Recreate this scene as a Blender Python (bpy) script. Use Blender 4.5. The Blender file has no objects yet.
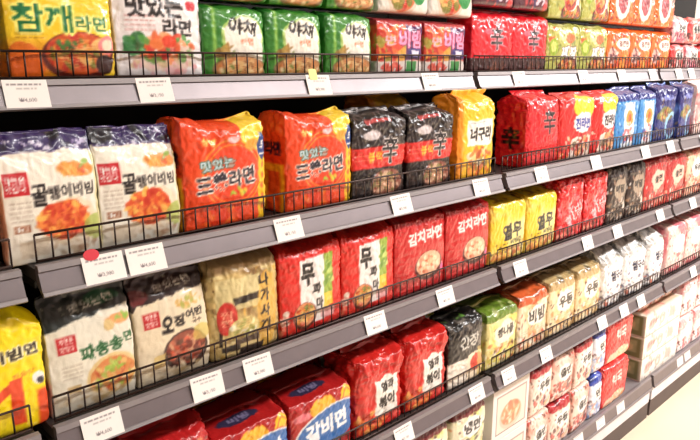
import bpy, math, random
import numpy as np

S = bpy.context.scene
COL = S.collection
PI = math.pi

# ------------------------------------------------------------------ basics
def lin(c):
    c = np.asarray(c, dtype=float) / 255.0
    return np.where(c <= 0.04045, c / 12.92, ((c + 0.055) / 1.055) ** 2.4)

def empty(name, loc=(0, 0, 0), rz=0.0, rx=0.0):
    o = bpy.data.objects.new(name, None)
    o.empty_display_size = 0.05
    COL.objects.link(o)
    o.location = loc
    o.rotation_euler = (rx, 0, rz)
    return o

def tag(o, label, cat, group=None):
    o['label'] = label
    o['category'] = cat
    if group:
        o['group'] = group
    return o

def obj(name, me, mat=None, parent=None, loc=None):
    o = bpy.data.objects.new(name, me)
    COL.objects.link(o)
    if mat is not None and len(me.materials) == 0:
        me.materials.append(mat)
    if parent is not None:
        o.parent = parent
    if loc is not None:
        o.location = loc
    return o

def copy_tree(o, parent=None):
    c = o.copy()
    COL.objects.link(c)
    if parent is not None:
        c.parent = parent
        c.matrix_parent_inverse = o.matrix_parent_inverse.copy()
    for ch in KIDS.get(o.name, []):
        copy_tree(ch, c)
    return c

KIDS = {}
def kid(parent, ch):
    KIDS.setdefault(parent.name, []).append(ch)
    return ch

# ------------------------------------------------------------------ materials
def newmat(name):
    m = bpy.data.materials.new(name)
    m.use_nodes = True
    nt = m.node_tree
    return m, nt, nt.nodes['Principled BSDF']

def noise_bump(nt, b, scale, strength, dist=0.002, detail=4, distortion=0.0, coord='Object'):
    tc = nt.nodes.new('ShaderNodeTexCoord')
    n = nt.nodes.new('ShaderNodeTexNoise')
    n.inputs['Scale'].default_value = scale
    n.inputs['Detail'].default_value = detail
    n.inputs['Distortion'].default_value = distortion
    bp = nt.nodes.new('ShaderNodeBump')
    bp.inputs['Strength'].default_value = strength
    bp.inputs['Distance'].default_value = dist
    nt.links.new(tc.outputs[coord], n.inputs['Vector'])
    nt.links.new(n.outputs['Fac'], bp.inputs['Height'])
    nt.links.new(bp.outputs['Normal'], b.inputs['Normal'])
    return n

def plain(name, rgb, rough=0.5, metal=0.0, bump=None, vary=0.0, vscale=20):
    m, nt, b = newmat(name)
    c = lin(rgb)
    b.inputs['Base Color'].default_value = (*c, 1)
    b.inputs['Roughness'].default_value = rough
    b.inputs['Metallic'].default_value = metal
    if bump:
        noise_bump(nt, b, *bump)
    if vary:
        tc = nt.nodes.new('ShaderNodeTexCoord')
        n = nt.nodes.new('ShaderNodeTexNoise')
        n.inputs['Scale'].default_value = vscale
        n.inputs['Detail'].default_value = 5
        r = nt.nodes.new('ShaderNodeValToRGB')
        r.color_ramp.elements[0].position = 0.3
        r.color_ramp.elements[1].position = 0.7
        r.color_ramp.elements[0].color = (*(c * (1 - vary)), 1)
        r.color_ramp.elements[1].color = (*np.minimum(c * (1 + vary), 1), 1)
        nt.links.new(tc.outputs['Object'], n.inputs['Vector'])
        nt.links.new(n.outputs['Fac'], r.inputs['Fac'])
        nt.links.new(r.outputs['Color'], b.inputs['Base Color'])
    return m

def printed(name, rough, coat, bump_s, scale):
    m, nt, b = newmat(name)
    a = nt.nodes.new('ShaderNodeVertexColor')
    a.layer_name = 'Print'
    nt.links.new(a.outputs['Color'], b.inputs['Base Color'])
    b.inputs['Roughness'].default_value = rough
    b.inputs['Coat Weight'].default_value = coat
    b.inputs['Coat Roughness'].default_value = 0.12
    noise_bump(nt, b, scale, bump_s, 0.004, 3, 1.2)
    return m

FILM = printed('printed_film', 0.32, 0.45, 0.35, 38)
CARD = printed('printed_card', 0.55, 0.1, 0.08, 60)
PAPER = printed('printed_paper', 0.75, 0.0, 0.02, 60)
RAIL = plain('brushed_aluminium', (122, 113, 115), 0.36, 0.5, (300, 0.05, 0.001), 0.05, 30)
LIP = plain('rail_lip_plastic', (138, 130, 130), 0.5, 0.2, None, 0.04, 40)
BOARD = plain('dark_shelf_steel', (58, 52, 50), 0.5, 0.2, None, 0.15, 12)
DARK = plain('black_steel', (26, 23, 22), 0.5, 0.2, None, 0.2, 20)
BACK = plain('charcoal_panel', (17, 15, 14), 0.8, 0.0, None, 0.15, 8)
WIRE = plain('dark_wire', (58, 40, 34), 0.4, 0.4, None, 0.1, 40)
KICK = plain('kick_plate_grey', (222, 216, 218), 0.4, 0.1, None, 0.08, 15)
KICKD = plain('rubber_skirting', (82, 68, 64), 0.6, 0.0, None, 0.1, 15)

# ------------------------------------------------------------------ mesh helpers
def box_mesh(x0, x1, y0, y1, z0, z1, name='m', bev=0.0):
    import bmesh
    bm = bmesh.new()
    vs = [bm.verts.new((x, y, z)) for x in (x0, x1) for y in (y0, y1) for z in (z0, z1)]
    for f in ((0, 1, 3, 2), (4, 6, 7, 5), (0, 4, 5, 1), (2, 3, 7, 6), (0, 2, 6, 4), (1, 5, 7, 3)):
        bm.faces.new([vs[i] for i in f])
    bmesh.ops.recalc_face_normals(bm, faces=bm.faces)
    if bev:
        bmesh.ops.bevel(bm, geom=list(bm.edges), offset=bev, segments=2, affect='EDGES', profile=0.6)
    me = bpy.data.meshes.new(name)
    bm.to_mesh(me)
    bm.free()
    return me

def extrude_x(profile, x0, x1, name='m'):
    """closed (y,z) profile swept along x"""
    n = len(profile)
    v = [(x0, y, z) for y, z in profile] + [(x1, y, z) for y, z in profile]
    f = [(i, (i + 1) % n, n + (i + 1) % n, n + i) for i in range(n)]
    f += [tuple(range(n))[::-1], tuple(range(n, 2 * n))]
    me = bpy.data.meshes.new(name)
    me.from_pydata(v, [], f)
    import bmesh
    bm = bmesh.new(); bm.from_mesh(me)
    bmesh.ops.recalc_face_normals(bm, faces=bm.faces)
    bm.to_mesh(me); bm.free()
    return me

def tubes(segs, r, n=6, name='m'):
    """several straight wires welded in one lattice"""
    from mathutils import Vector
    V, F = [], []
    for a, b in segs:
        a, b = Vector(a), Vector(b)
        d = (b - a).normalized()
        u = d.orthogonal().normalized()
        w = d.cross(u)
        k = len(V)
        for p in (a, b):
            for i in range(n):
                t = 2 * PI * i / n
                V.append(p + (u * math.cos(t) + w * math.sin(t)) * r)
        for i in range(n):
            j = (i + 1) % n
            F.append((k + i, k + j, k + n + j, k + n + i))
        F.append(tuple(k + i for i in range(n))[::-1])
        F.append(tuple(k + n + i for i in range(n)))
    me = bpy.data.meshes.new(name)
    me.from_pydata([tuple(v) for v in V], [], F)
    for p in me.polygons:
        p.use_smooth = True
    return me

# ------------------------------------------------------------------ print painting
def fbm(X, Z, seed, scale, octs=3):
    rs = np.random.RandomState(seed)
    out = np.zeros(np.broadcast(X, Z).shape)
    amp, tot = 1.0, 0.0
    for o in range(octs):
        acc = 0
        for k in range(5):
            th = rs.uniform(0, 2 * PI); ph = rs.uniform(0, 2 * PI); s = scale * rs.uniform(0.6, 1.5)
            th2 = rs.uniform(0, 2 * PI); ph2 = rs.uniform(0, 2 * PI)
            w = np.sin((X * np.cos(th2) + Z * np.sin(th2)) * s * 0.8 + ph2)
            acc = acc + np.sin((X * np.cos(th) + Z * np.sin(th)) * s + ph + 1.3 * w)
        out = out + amp * acc / 2.6
        tot += amp
        amp *= 0.55
        scale *= 2.1
    return out / tot

_font_obj = None
_tri_cache = {}
def text_tris(s, bold):
    global _font_obj
    key = (s, bold)
    if key in _tri_cache:
        return _tri_cache[key]
    if _font_obj is None:
        c = bpy.data.curves.new('lettering', 'FONT')
        _font_obj = bpy.data.objects.new('lettering', c)
        COL.objects.link(_font_obj)
    c = _font_obj.data
    c.body = s
    c.align_x = 'CENTER'
    c.resolution_u = 3
    c.offset = bold
    bpy.context.view_layer.update()
    e = _font_obj.evaluated_get(bpy.context.evaluated_depsgraph_get())
    me = e.to_mesh()
    me.calc_loop_triangles()
    co = np.array([v.co[:2] for v in me.vertices]) if len(me.vertices) else np.zeros((0, 2))
    tr = np.array([t.vertices[:] for t in me.loop_triangles], dtype=int)
    P = co[tr] if len(tr) else np.zeros((0, 3, 2))
    e.to_mesh_clear()
    if len(P):
        mn, mx = co.min(0), co.max(0)
        P = P - np.array([(mn[0] + mx[0]) / 2, (mn[1] + mx[1]) / 2])
        w, h = (mx - mn)
    else:
        w = h = 1
    _tri_cache[key] = (P, w, h)
    return _tri_cache[key]

class Cv:
    """A printed strip wrapped round a pack: x<-W/2 is its left side, x>W/2 its right side, z>H its top."""
    def __init__(s, W, H, D, C, res=0.0024, base=(200, 200, 200)):
        s.W, s.H, s.D, s.C = W, H, D, C
        nf = max(10, int(W / res)); nsd = max(5, int(D / (res * 2)))
        s.xs = np.concatenate([np.linspace(-W / 2 - D, -W / 2, nsd, endpoint=False),
                               np.linspace(-W / 2, W / 2, nf, endpoint=False),
                               np.linspace(W / 2, W / 2 + D, nsd)])
        s.nsd, s.nf = nsd, nf
        nz = max(10, int((H + C) / res))
        s.zs = np.linspace(0, H + C, nz)
        s.res = res
        s.X, s.Z = np.meshgrid(s.xs, s.zs)
        s.c = np.zeros(s.X.shape + (3,)); s.c[:] = base
    def mix(s, m, col):
        m = np.clip(m, 0, 1)[..., None]
        s.c = s.c * (1 - m) + np.asarray(col, float) * m
    def sd(s, d, col, a=1.0, soft=1.0):
        s.mix(a * np.clip(0.5 - d / (s.res * soft), 0, 1), col)
    def rect(s, x0, x1, z0, z1, col, wob=0.0, a=1.0, seed=1, rot=0.0):
        X, Z = s.X, s.Z
        if rot:
            cx, cz = (x0 + x1) / 2, (z0 + z1) / 2
            r = math.radians(rot)
            X, Z = cx + (s.X - cx) * math.cos(r) + (s.Z - cz) * math.sin(r), cz - (s.X - cx) * math.sin(r) + (s.Z - cz) * math.cos(r)
        d = np.maximum(np.maximum(x0 - X, X - x1), np.maximum(z0 - Z, Z - z1))
        if wob:
            d = d + wob * fbm(s.X, s.Z, seed, 70)
        s.sd(d, col, a)
    def ell(s, cx, cz, rx, rz, col, wob=0.0, a=1.0, seed=1, ring=None, rot=0.0):
        r = math.radians(rot)
        dx, dz = s.X - cx, s.Z - cz
        u = dx * math.cos(r) + dz * math.sin(r); v = -dx * math.sin(r) + dz * math.cos(r)
        d = (np.sqrt((u / rx) ** 2 + (v / rz) ** 2) - 1) * min(rx, rz)
        if wob:
            d = d + wob * fbm(s.X, s.Z, seed, 90)
        if ring:
            d = np.abs(d) - ring
        s.sd(d, col, a)
    def noise(s, col, scale, lo=0.1, hi=0.6, a=1.0, seed=3, mask=None):
        n = fbm(s.X, s.Z, seed, scale)
        m = a * np.clip((n - lo) / (hi - lo), 0, 1)
        if mask is not None:
            m = m * mask
        s.mix(m, col)
    def mask(s, x0, x1, z0, z1, soft=0.006):
        d = np.maximum(np.maximum(x0 - s.X, s.X - x1), np.maximum(z0 - s.Z, s.Z - z1))
        return np.clip(0.5 - d / soft, 0, 1)
    def blobs(s, cx, cz, rx, rz, pal, n=40, size=0.008, seed=1):
        rs = random.Random(seed)
        for i in range(n):
            t = rs.uniform(0, 2 * PI); q = math.sqrt(rs.random())
            x = cx + rx * q * math.cos(t); z = cz + rz * q * math.sin(t)
            k = size * rs.uniform(0.5, 1.2)
            s.ell(x, z, k, k * rs.uniform(0.3, 0.8), pal[rs.randrange(len(pal))], a=0.85, rot=rs.uniform(0, 180))
    def bowl(s, cx, cz, rx, rz, rim=(70, 35, 25), soup=(205, 70, 30), pal=None, seed=1, n=45):
        s.ell(cx, cz - rz * 0.15, rx * 1.12, rz * 1.18, rim)
        s.ell(cx, cz, rx, rz, soup)
        pal = pal or [(235, 150, 60), (240, 190, 110), (190, 40, 25), (225, 100, 40), (110, 120, 40)]
        s.blobs(cx, cz, rx * 0.85, rz * 0.8, pal, n, min(rx, rz) * 0.3, seed)
        d = np.sqrt(((s.X - cx) / rx) ** 2 + ((s.Z - cz) / rz) ** 2)
        st = np.sin((s.Z * 1.3 + 0.3 * s.X) * 900 + 3.5 * fbm(s.X, s.Z, seed + 5, 60))
        s.mix(0.45 * np.clip(st, 0, 1) * np.clip((0.8 - d) * 5, 0, 1), (245, 205, 130))
    def clutter(s, pal, n=60, size=.006, z0=0.0, z1=None, seed=1, a=.8):
        rs = random.Random(seed)
        z1 = s.H if z1 is None else z1
        for i in range(n):
            k = size * rs.uniform(.4, 1.3)
            s.ell(rs.uniform(-s.W / 2 - s.D * .5, s.W / 2), rs.uniform(z0, z1), k, k * rs.uniform(.25, .8), pal[rs.randrange(len(pal))], a=a, rot=rs.uniform(0, 180))
    def fine(s, x0, x1, z, n=3, gap=0.006, col=(120, 100, 90), a=0.45, seed=2):
        rs = random.Random(seed)
        for i in range(n):
            x = x0
            while x < x1:
                w = rs.uniform(0.003, 0.009)
                s.rect(x, min(x + w, x1), z - i * gap - 0.0014, z - i * gap + 0.0009, col, a=a)
                x += w + 0.002
    def text(s, t, cx, cz, h, col, w=None, bold=0.03, rot=0.0, warp=0.0, out=None, outw=1, vertical=False, gap=1.0, seed=1):
        """h = height of the lettering; w = its full width; vertical stacks the letters"""
        if vertical:
            n = len(t)
            for i, ch in enumerate(t):
                s.text(ch, cx, cz + ((n - 1) / 2 - i) * h * 1.08 * gap, h, col, w, bold, rot, warp, out, outw, seed=seed + i)
            return
        P, tw, th = text_tris(t, bold)
        if not len(P):
            return
        kz = h / max(th, 1e-6)
        kx = (w / tw) if w else kz
        r = math.radians(rot)
        X, Z = s.X, s.Z
        if warp:
            X = X + warp * fbm(s.X, s.Z, seed + 11, 110, 2)
            Z = Z + warp * fbm(s.X, s.Z, seed + 12, 110, 2)
        u = ((X - cx) * math.cos(r) + (Z - cz) * math.sin(r)) / kx
        v = (-(X - cx) * math.sin(r) + (Z - cz) * math.cos(r)) / kz
        inside = (np.abs(u) < tw * 0.6) & (np.abs(v) < th * 0.6)
        if not inside.any():
            return
        iz = np.where(inside.any(1))[0]; ix = np.where(inside.any(0))[0]
        sl = (slice(iz[0], iz[-1] + 1), slice(ix[0], ix[-1] + 1))
        U, Vv = u[sl], v[sl]
        du, dv = s.res / kx * 0.27, s.res / kz * 0.27
        m = np.zeros(U.shape)
        for ox, oz in ((-du, -dv), (du, -dv), (-du, dv), (du, dv)):
            uu, vv = U + ox, Vv + oz
            hit = np.zeros(U.shape, bool)
            for tri in P:
                (ax, ay), (bx, by), (cx_, cy_) = tri
                x0, x1 = min(ax, bx, cx_), max(ax, bx, cx_)
                y0, y1 = min(ay, by, cy_), max(ay, by, cy_)
                sel = (uu >= x0) & (uu <= x1) & (vv >= y0) & (vv <= y1) & ~hit
                if not sel.any():
                    continue
                pu, pv = uu[sel], vv[sel]
                d1 = (pu - bx) * (ay - by) - (ax - bx) * (pv - by)
                d2 = (pu - cx_) * (by - cy_) - (bx - cx_) * (pv - cy_)
                d3 = (pu - ax) * (cy_ - ay) - (cx_ - ax) * (pv - ay)
                neg = (d1 < 0) | (d2 < 0) | (d3 < 0); pos = (d1 > 0) | (d2 > 0) | (d3 > 0)
                hh = ~(neg & pos)
                tmp = hit[sel]; tmp |= hh; hit[sel] = tmp
            m += hit / 4.0
        full = np.zeros(s.X.shape); full[sl] = m
        if out is not None:
            o = full.copy()
            for k in range(outw):
                q = o.copy()
                q[1:] = np.maximum(q[1:], o[:-1]); q[:-1] = np.maximum(q[:-1], o[1:])
                q[:, 1:] = np.maximum(q[:, 1:], o[:, :-1]); q[:, :-1] = np.maximum(q[:, :-1], o[:, 1:])
                o = q
            s.mix(o, out)
        s.mix(full, col)

def set_print(me, rgb):
    at = me.color_attributes.new('Print', 'FLOAT_COLOR', 'POINT')
    a = np.ones((len(me.vertices), 4), dtype=np.float32)
    a[:, :3] = lin(np.clip(rgb, 0, 255))
    at.data.foreach_set('color', a.ravel())

# ------------------------------------------------------------------ pack bodies
def bag_mesh(cv, kind='block', seed=1, crinkle=0.0022, bulge=0.006, n=10, rise=0.012, wave=0.0, ear=(0, 0), sharp=False):
    W, H, D, C = cv.W, cv.H, cv.D, cv.C
    zs = cv.zs; nz = len(zs)
    nb = 8
    nsd, nf = cv.nsd, cv.nf
    # ring in [-1,1]^2 : left side back->front, front, right side front->back, back
    xs = cv.xs
    px = np.clip(xs / (W / 2), -1, 1)
    py = np.where(xs < -W / 2, -1 + 2 * (-W / 2 - xs) / D, np.where(xs > W / 2, -1 + 2 * (xs - W / 2) / D, -1.0))
    bx = np.linspace(1, -1, nb + 2)[1:-1]
    PX = np.concatenate([px, bx]); PY = np.concatenate([py, np.ones(nb)])
    nrm = (np.abs(PX) ** n + np.abs(PY) ** n) ** (1.0 / n)
    PX, PY = PX / nrm, PY / nrm
    corner = 2 ** (-1.0 / n)
    PX = PX / max(corner, 0.93) if kind != 'card' else PX
    PX = np.clip(PX, -1.0, 1.0)
    t = np.clip(zs / H, 0, 1)
    tc = np.clip((zs - H) / max(C, 1e-6), 0, 1)
    if kind == 'pillow':
        kd = (1 - np.clip((t - 0.55) / 0.45, 0, 1) ** 1.8) * (1 - (1 - np.clip(t / 0.25, 0, 1)) ** 2 * 0.55)
        kd = np.maximum(kd, 0.05)
        kd = np.where(tc > 0, 0.04, kd)
        kw = 1 - 0.015 * np.sin(t * PI)
        zc = zs * 1.0
    else:
        b = np.clip(zs / (0.018), 0, 1)
        kd = 0.78 + 0.22 * np.sqrt(1 - (1 - b) ** 2)
        kw = 0.955 + 0.045 * np.sqrt(1 - (1 - b) ** 2)
        # rounded shoulder then the top folding in to a ridge
        sh = np.clip((t - 0.86) / 0.14, 0, 1)
        kd = kd * (1 - 0.10 * sh ** 2); kw = kw * (1 - 0.035 * sh ** 2)
        kd = kd * (1 - tc * 0.97)
        kw = kw * (1 - 0.04 * tc)
        zc = np.where(tc > 0, H + rise * np.sin(tc * PI / 2), zs)
    X = PX[None, :] * W / 2 * kw[:, None]
    Y = PY[None, :] * D / 2 * kd[:, None]
    Z = np.repeat(zc[:, None], len(PX), 1)
    # bulge
    tt = np.clip(zs / H, 0, 1)
    bz = np.clip(np.sin(tt * PI), 0, 1) ** 0.5
    fr = (1 - np.clip(np.abs(PX), 0, 1) ** 2.5)
    Y = Y + bulge * bz[:, None] * fr[None, :] * np.sign(PY)[None, :] * (np.abs(PY)[None, :] > 0.6)
    # crinkles pushed along the outward direction
    ox = PX * np.abs(PX) ** 2; oy = PY * np.abs(PY) ** 2
    L = np.sqrt(ox ** 2 + oy ** 2) + 1e-6
    ox, oy = ox / L, oy / L
    uu = np.concatenate([xs, W / 2 + D + (1 - bx) * W / 2])
    UU, ZZ = np.meshgrid(uu, zs)
    a1 = fbm(UU, ZZ * 0.6, seed, 55, 2)
    a2 = fbm(UU * 1.2, ZZ, seed + 7, 120, 2)
    a2 = 1 - 2 * np.abs(a2)
    edge = 0.55 + 0.9 * np.clip((ZZ / H - 0.72) / 0.28, 0, 1) + 0.35 * np.clip((np.abs(UU) / (W / 2) - 0.8) / 0.2, 0, 1)
    dsp = crinkle * edge * (0.9 * a1 + 0.6 * a2) * np.clip(ZZ / 0.012, 0.0, 1)
    capm = np.clip((zs - H) / max(C, 1e-6), 0, 1)
    X = X + ox[None, :] * dsp * (1 - capm[:, None] * 0.5)
    Y = Y + oy[None, :] * dsp * (1 - capm[:, None])
    Z = Z + crinkle * 1.6 * a1 * capm[:, None] * (1 if kind == 'block' else 0)
    # wavy, eared top outline
    top = np.clip(ZZ / H, 0, 1) ** 5
    xn = X / (W / 2)
    Z = Z + top * (wave * fbm(X, X * 0, seed + 3, 45, 2) + ear[0] * np.clip(-xn, 0, 1) ** 3 + ear[1] * np.clip(xn, 0, 1) ** 3)
    V = np.stack([X, Y, Z], -1)
    nr = V.shape[1]
    co = V.reshape(-1, 3)
    i, j = np.meshgrid(np.arange(nz - 1), np.arange(nr), indexing='ij')
    j2 = (j + 1) % nr
    F = np.stack([i * nr + j, i * nr + j2, (i + 1) * nr + j2, (i + 1) * nr + j], -1).reshape(-1, 4)
    faces = F.tolist()
    faces.append(list(range(nr))[::-1])
    faces.append(list(range((nz - 1) * nr, nz * nr)))
    me = bpy.data.meshes.new('film')
    me.from_pydata(co.tolist(), [], faces)
    rgb = np.zeros((nz, nr, 3))
    rgb[:, :len(xs)] = cv.c
    edgec = (cv.c[:, 0] + cv.c[:, -1]) / 2
    rgb[:, len(xs):] = edgec[:, None, :]
    set_print(me, rgb.reshape(-1, 3))
    sm = np.ones(len(me.polygons), dtype=bool); sm[-2:] = False
    me.polygons.foreach_set('use_smooth', sm)
    me.materials.append(FILM)
    return me

def fin_mesh(W, hgt, col, seed=1, lean=0.4, amp=0.006, col2=None, thick=0.0012):
    """crimped heat-seal fin along the top of a bag, its zigzag edge and folds included"""
    nx, nz = 90, 9
    x = np.linspace(-W / 2, W / 2, nx)
    z = np.linspace(0, 1, nz)
    X, T = np.meshgrid(x, z)
    fold = fbm(X, X * 0, seed, 70, 2)
    Y = amp * T * fold + lean * hgt * T ** 1.5 + 0.0006 * np.sin(T * 40)
    Z = hgt * T * (1 - 0.35 * np.clip(fbm(X, X * 0, seed + 2, 35, 2), 0, 1) - 0.5 * (lean ** 2) * 0.5) - 0.004
    Z[-1] += 0.0016 * (np.arange(nx) % 2)
    V = np.concatenate([np.stack([X, Y - thick / 2, Z], -1).reshape(-1, 3), np.stack([X, Y + thick / 2, Z], -1).reshape(-1, 3)])
    N = nx * nz
    F = []
    for a in range(nz - 1):
        for b in range(nx - 1):
            k = a * nx + b
            F.append((k, k + 1, k + nx + 1, k + nx))
            F.append((N + k, N + k + nx, N + k + nx + 1, N + k + 1))
    for b in range(nx - 1):
        k = (nz - 1) * nx + b
        F.append((k, k + 1, N + k + 1, N + k)); F.append((b + 1, b, N + b, N + b + 1))
    for a in range(nz - 1):
        k = a * nx
        F.append((k, k + nx, N + k + nx, N + k)); k += nx - 1
        F.append((k + nx, k, N + k, N + k + nx))
    me = bpy.data.meshes.new('seal')
    me.from_pydata(V.tolist(), [], F)
    c = np.zeros((nz, nx, 3)); c[:] = col
    if col2 is not None:
        m = np.clip(fbm(X * 1.0, T * 0.03, seed + 9, 160, 2) * 2.2 - 0.4, 0, 1)[..., None]
        c = c * (1 - m) + np.asarray(col2, float) * m
    set_print(me, np.concatenate([c.reshape(-1, 3)] * 2))
    me.polygons.foreach_set('use_smooth', np.ones(len(me.polygons), dtype=bool))
    me.materials.append(FILM)
    return me

def pack(name, cv, fin=None, body='film_body', **kw):
    r = empty(name)
    b = kid(r, obj(body, bag_mesh(cv, **kw), None, r))
    if fin:
        f = dict(fin)
        off = f.pop('z', cv.H + kw.get('rise', 0.012) - 0.002)
        kid(r, obj('top_seal', fin_mesh(cv.W * f.pop('kw', 0.93), **f), None, r, (0, 0, off)))
    r['D'] = cv.D
    return r

def card_pack(name, cv, **kw):
    r = empty(name)
    me = card_mesh(cv)
    kid(r, obj('carton_body', me, None, r))
    r['D'] = cv.D
    return r

def card_mesh(cv):
    """a folded carton: straight walls, tight edges, a lid flap line, printed all round"""
    W, H, D = cv.W, cv.H, cv.D
    xs = cv.xs; nz = len(cv.zs)
    px = np.clip(xs, -W / 2, W / 2)
    py = np.where(xs < -W / 2, -D / 2 + (-W / 2 - xs), np.where(xs > W / 2, -D / 2 + (xs - W / 2), -D / 2))
    bx = np.linspace(W / 2, -W / 2, 6)[1:-1]
    PX = np.concatenate([px, bx]); PY = np.concatenate([py, np.full(4, D / 2)])
    k = (PX ** 2) ** 0
    rows = []
    rgb = []
    for i, z in enumerate(cv.zs):
        if z <= H:
            f = 1 - 0.0015 / W * 2 * (1 if (z < 0.001) else 0); zz = z; s = f
            rows.append(np.stack([PX * s, PY * s, np.full_like(PX, zz)], -1))
        else:
            t = (z - H) / cv.C
            s = 1 - 0.96 * t
            rows.append(np.stack([PX * (1 - 0.9 * t), PY * s, np.full_like(PX, H + 0.0008 * t)], -1))
        c = np.zeros((len(PX), 3)); c[:len(xs)] = cv.c[i]; c[len(xs):] = cv.c[i, 0]
        rgb.append(c)
    V = np.array(rows); nr = V.shape[1]
    F = []
    for a in range(nz - 1):
        for b in range(nr):
            b2 = (b + 1) % nr
            F.append((a * nr + b, a * nr + b2, (a + 1) * nr + b2, (a + 1) * nr + b))
    F.append(tuple(range(nr))[::-1]); F.append(tuple(range((nz - 1) * nr, nz * nr)))
    me = bpy.data.meshes.new('carton')
    me.from_pydata(V.reshape(-1, 3).tolist(), [], F)
    set_print(me, np.array(rgb).reshape(-1, 3))
    me.materials.append(CARD)
    return me
# ------------------------------------------------------------------ the packs, one maker per kind
RED = (214, 38, 34); CREAM = (238, 228, 208); WHITE = (240, 236, 230); BLK = (28, 22, 22)

def d_sesame():
    c = Cv(.168, .165, .075, .03, base=(246, 204, 38))
    c.noise((250, 225, 80), 35, 0, .8, .7, 4)
    c.mix(c.mask(-.2, -.02, -.01, .05, .04), (238, 120, 30))
    c.ell(-.06, .03, .03, .03, (226, 92, 30), .004, .7)
    c.rect(.0, .09, .135, .2, (245, 150, 50), .004, .8, 5)
    c.ell(.045, .148, .02, .012, (250, 230, 90), .002)
    c.ell(.04, .15, .008, .006, (190, 60, 40))
    c.bowl(.022, .042, .052, .034, (92, 30, 22), (206, 84, 36), seed=3, n=60)
    c.blobs(.0, .055, .02, .006, [(60, 120, 50), (40, 90, 40)], 8, .006, 8)
    c.ell(.068, .056, .016, .016, (240, 130, 130), .002)
    c.ell(.068, .056, .010, .010, (250, 220, 190), .002)
    c.ell(.062, .024, .016, .016, (60, 30, 26))
    c.text('참깨', -.028, .096, .044, (18, 112, 62), .086, .02, out=(252, 240, 120), outw=2)
    c.text('라면', .044, .09, .024, (24, 108, 58), .05, .02, out=(252, 240, 140), outw=2)
    c.fine(-.07, -.03, .072, 2, col=(150, 90, 20))
    return pack('noodle_pack', c, dict(hgt=.022, col=(240, 200, 50), seed=4, lean=.3), seed=3, crinkle=.002, bulge=.01)

def d_tasty():
    c = Cv(.168, .172, .075, .03, base=(238, 230, 228))
    c.noise((220, 208, 210), 30, .1, .9, .5, 4)
    c.text('맛있는', -.008, .125, .04, BLK, .1, .04, warp=.0015)
    c.text('라면', .03, .089, .03, BLK, .056, .035, warp=.001)
    c.ell(.06, .128, .010, .008, (205, 40, 50), .002)
    c.fine(-.062, -.012, .108, 4, .008, (190, 90, 80), .5)
    c.ell(.0, .045, .06, .032, (232, 200, 180), .006, .8)
    c.blobs(.008, .052, .05, .024, [(214, 60, 36), (232, 100, 50), (240, 150, 90), (190, 40, 30), (90, 140, 60)], 46, .012, 5)
    c.blobs(-.045, .06, .02, .016, [(50, 120, 60), (90, 160, 70), (40, 100, 50)], 16, .011, 6)
    c.blobs(.045, .07, .02, .006, [(90, 150, 70)], 6, .006, 6)
    c.ell(.012, .064, .014, .011, (226, 70, 40)); c.ell(-.012, .06, .012, .009, (235, 120, 60))
    c.blobs(0, .02, .07, .014, [(240, 190, 190), (225, 150, 150), (220, 190, 150)], 30, .009, 9)
    return pack('noodle_pack', c, dict(hgt=.02, col=(226, 214, 214), seed=9, lean=.3), seed=5, crinkle=.0024, bulge=.009)

def d_green(seed=1):
    c = Cv(.146, .133, .08, .03, base=(60, 132, 46))
    c.noise((36, 108, 38), 30, .0, .7, .8, seed)
    c.mix(c.mask(-.05, -.043, 0, .2, .006), (140, 190, 80))
    c.ell(.017, .08, .05, .043, (190, 215, 120), .003, .9)
    c.ell(.018, .08, .045, .040, (240, 236, 222), .004)
    c.rect(-.02, .06, .03, .07, (240, 234, 220), .004)
    c.text('야채', .013, .1, .03, BLK, .062, .03, rot=-7, warp=.0025)
    c.text('라면', .022, .073, .013, (226, 140, 110), .03, .03)
    c.blobs(-.025, .052, .018, .012, [(150, 110, 50), (190, 150, 70), (110, 120, 50)], 18, .009, seed + 2)
    c.bowl(.01, .022, .056, .022, (120, 90, 50), (196, 132, 78), [(226, 180, 120), (150, 90, 50), (200, 120, 60), (100, 120, 50), (236, 210, 160)], seed + 3, 50)
    return pack('noodle_pack', c, None, seed=seed + 6, crinkle=.0025, bulge=.009, wave=.004, rise=.008)

def d_redpurple():
    c = Cv(.166, .13, .08, .03, base=(216, 84, 56))
    c.blobs(-.03, .08, .06, .05, [(224, 66, 42), (236, 120, 60), (200, 50, 40), (226, 170, 70), (160, 150, 60)], 70, .016, 3)
    c.rect(.012, .2, .04, .14, (82, 34, 92), .002)
    c.rect(-.2, .2, .122, .2, (176, 52, 60), .003)
    c.text('비빔', .03, .088, .045, (240, 150, 190), .085, .04, out=(150, 30, 60), warp=.002)
    c.text('면', -.04, .085, .024, (240, 180, 190), .03, .03, warp=.002)
    c.rect(.02, .07, .045, .066, (50, 34, 110), .002)
    c.rect(.034, .062, .05, .06, (230, 222, 236), .003)
    c.rect(-.2, .2, -.01, .036, (226, 214, 206), .003)
    c.blobs(-.03, .018, .03, .014, [(206, 60, 50), (230, 110, 90)], 24, .01, 7)
    c.rect(.015, .05, .004, .034, (60, 140, 70), .003)
    return pack('noodle_pack', c, None, seed=11, crinkle=.002, bulge=.008, rise=.006)

def d_whitegreen():
    c = Cv(.18, .12, .08, .03, base=(232, 226, 214))
    c.rect(-.2, -.08, .0, .2, (222, 214, 206))
    c.bowl(-.012, .05, .045, .048, (226, 200, 180), (222, 112, 66), seed=5, n=50)
    c.ell(.045, .052, .028, .03, (36, 140, 66), .002)
    c.blobs(.045, .055, .012, .01, [(230, 240, 220), (120, 200, 120)], 8, .006, 3)
    return pack('noodle_pack', c, None, seed=13, crinkle=.002, bulge=.008)

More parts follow.
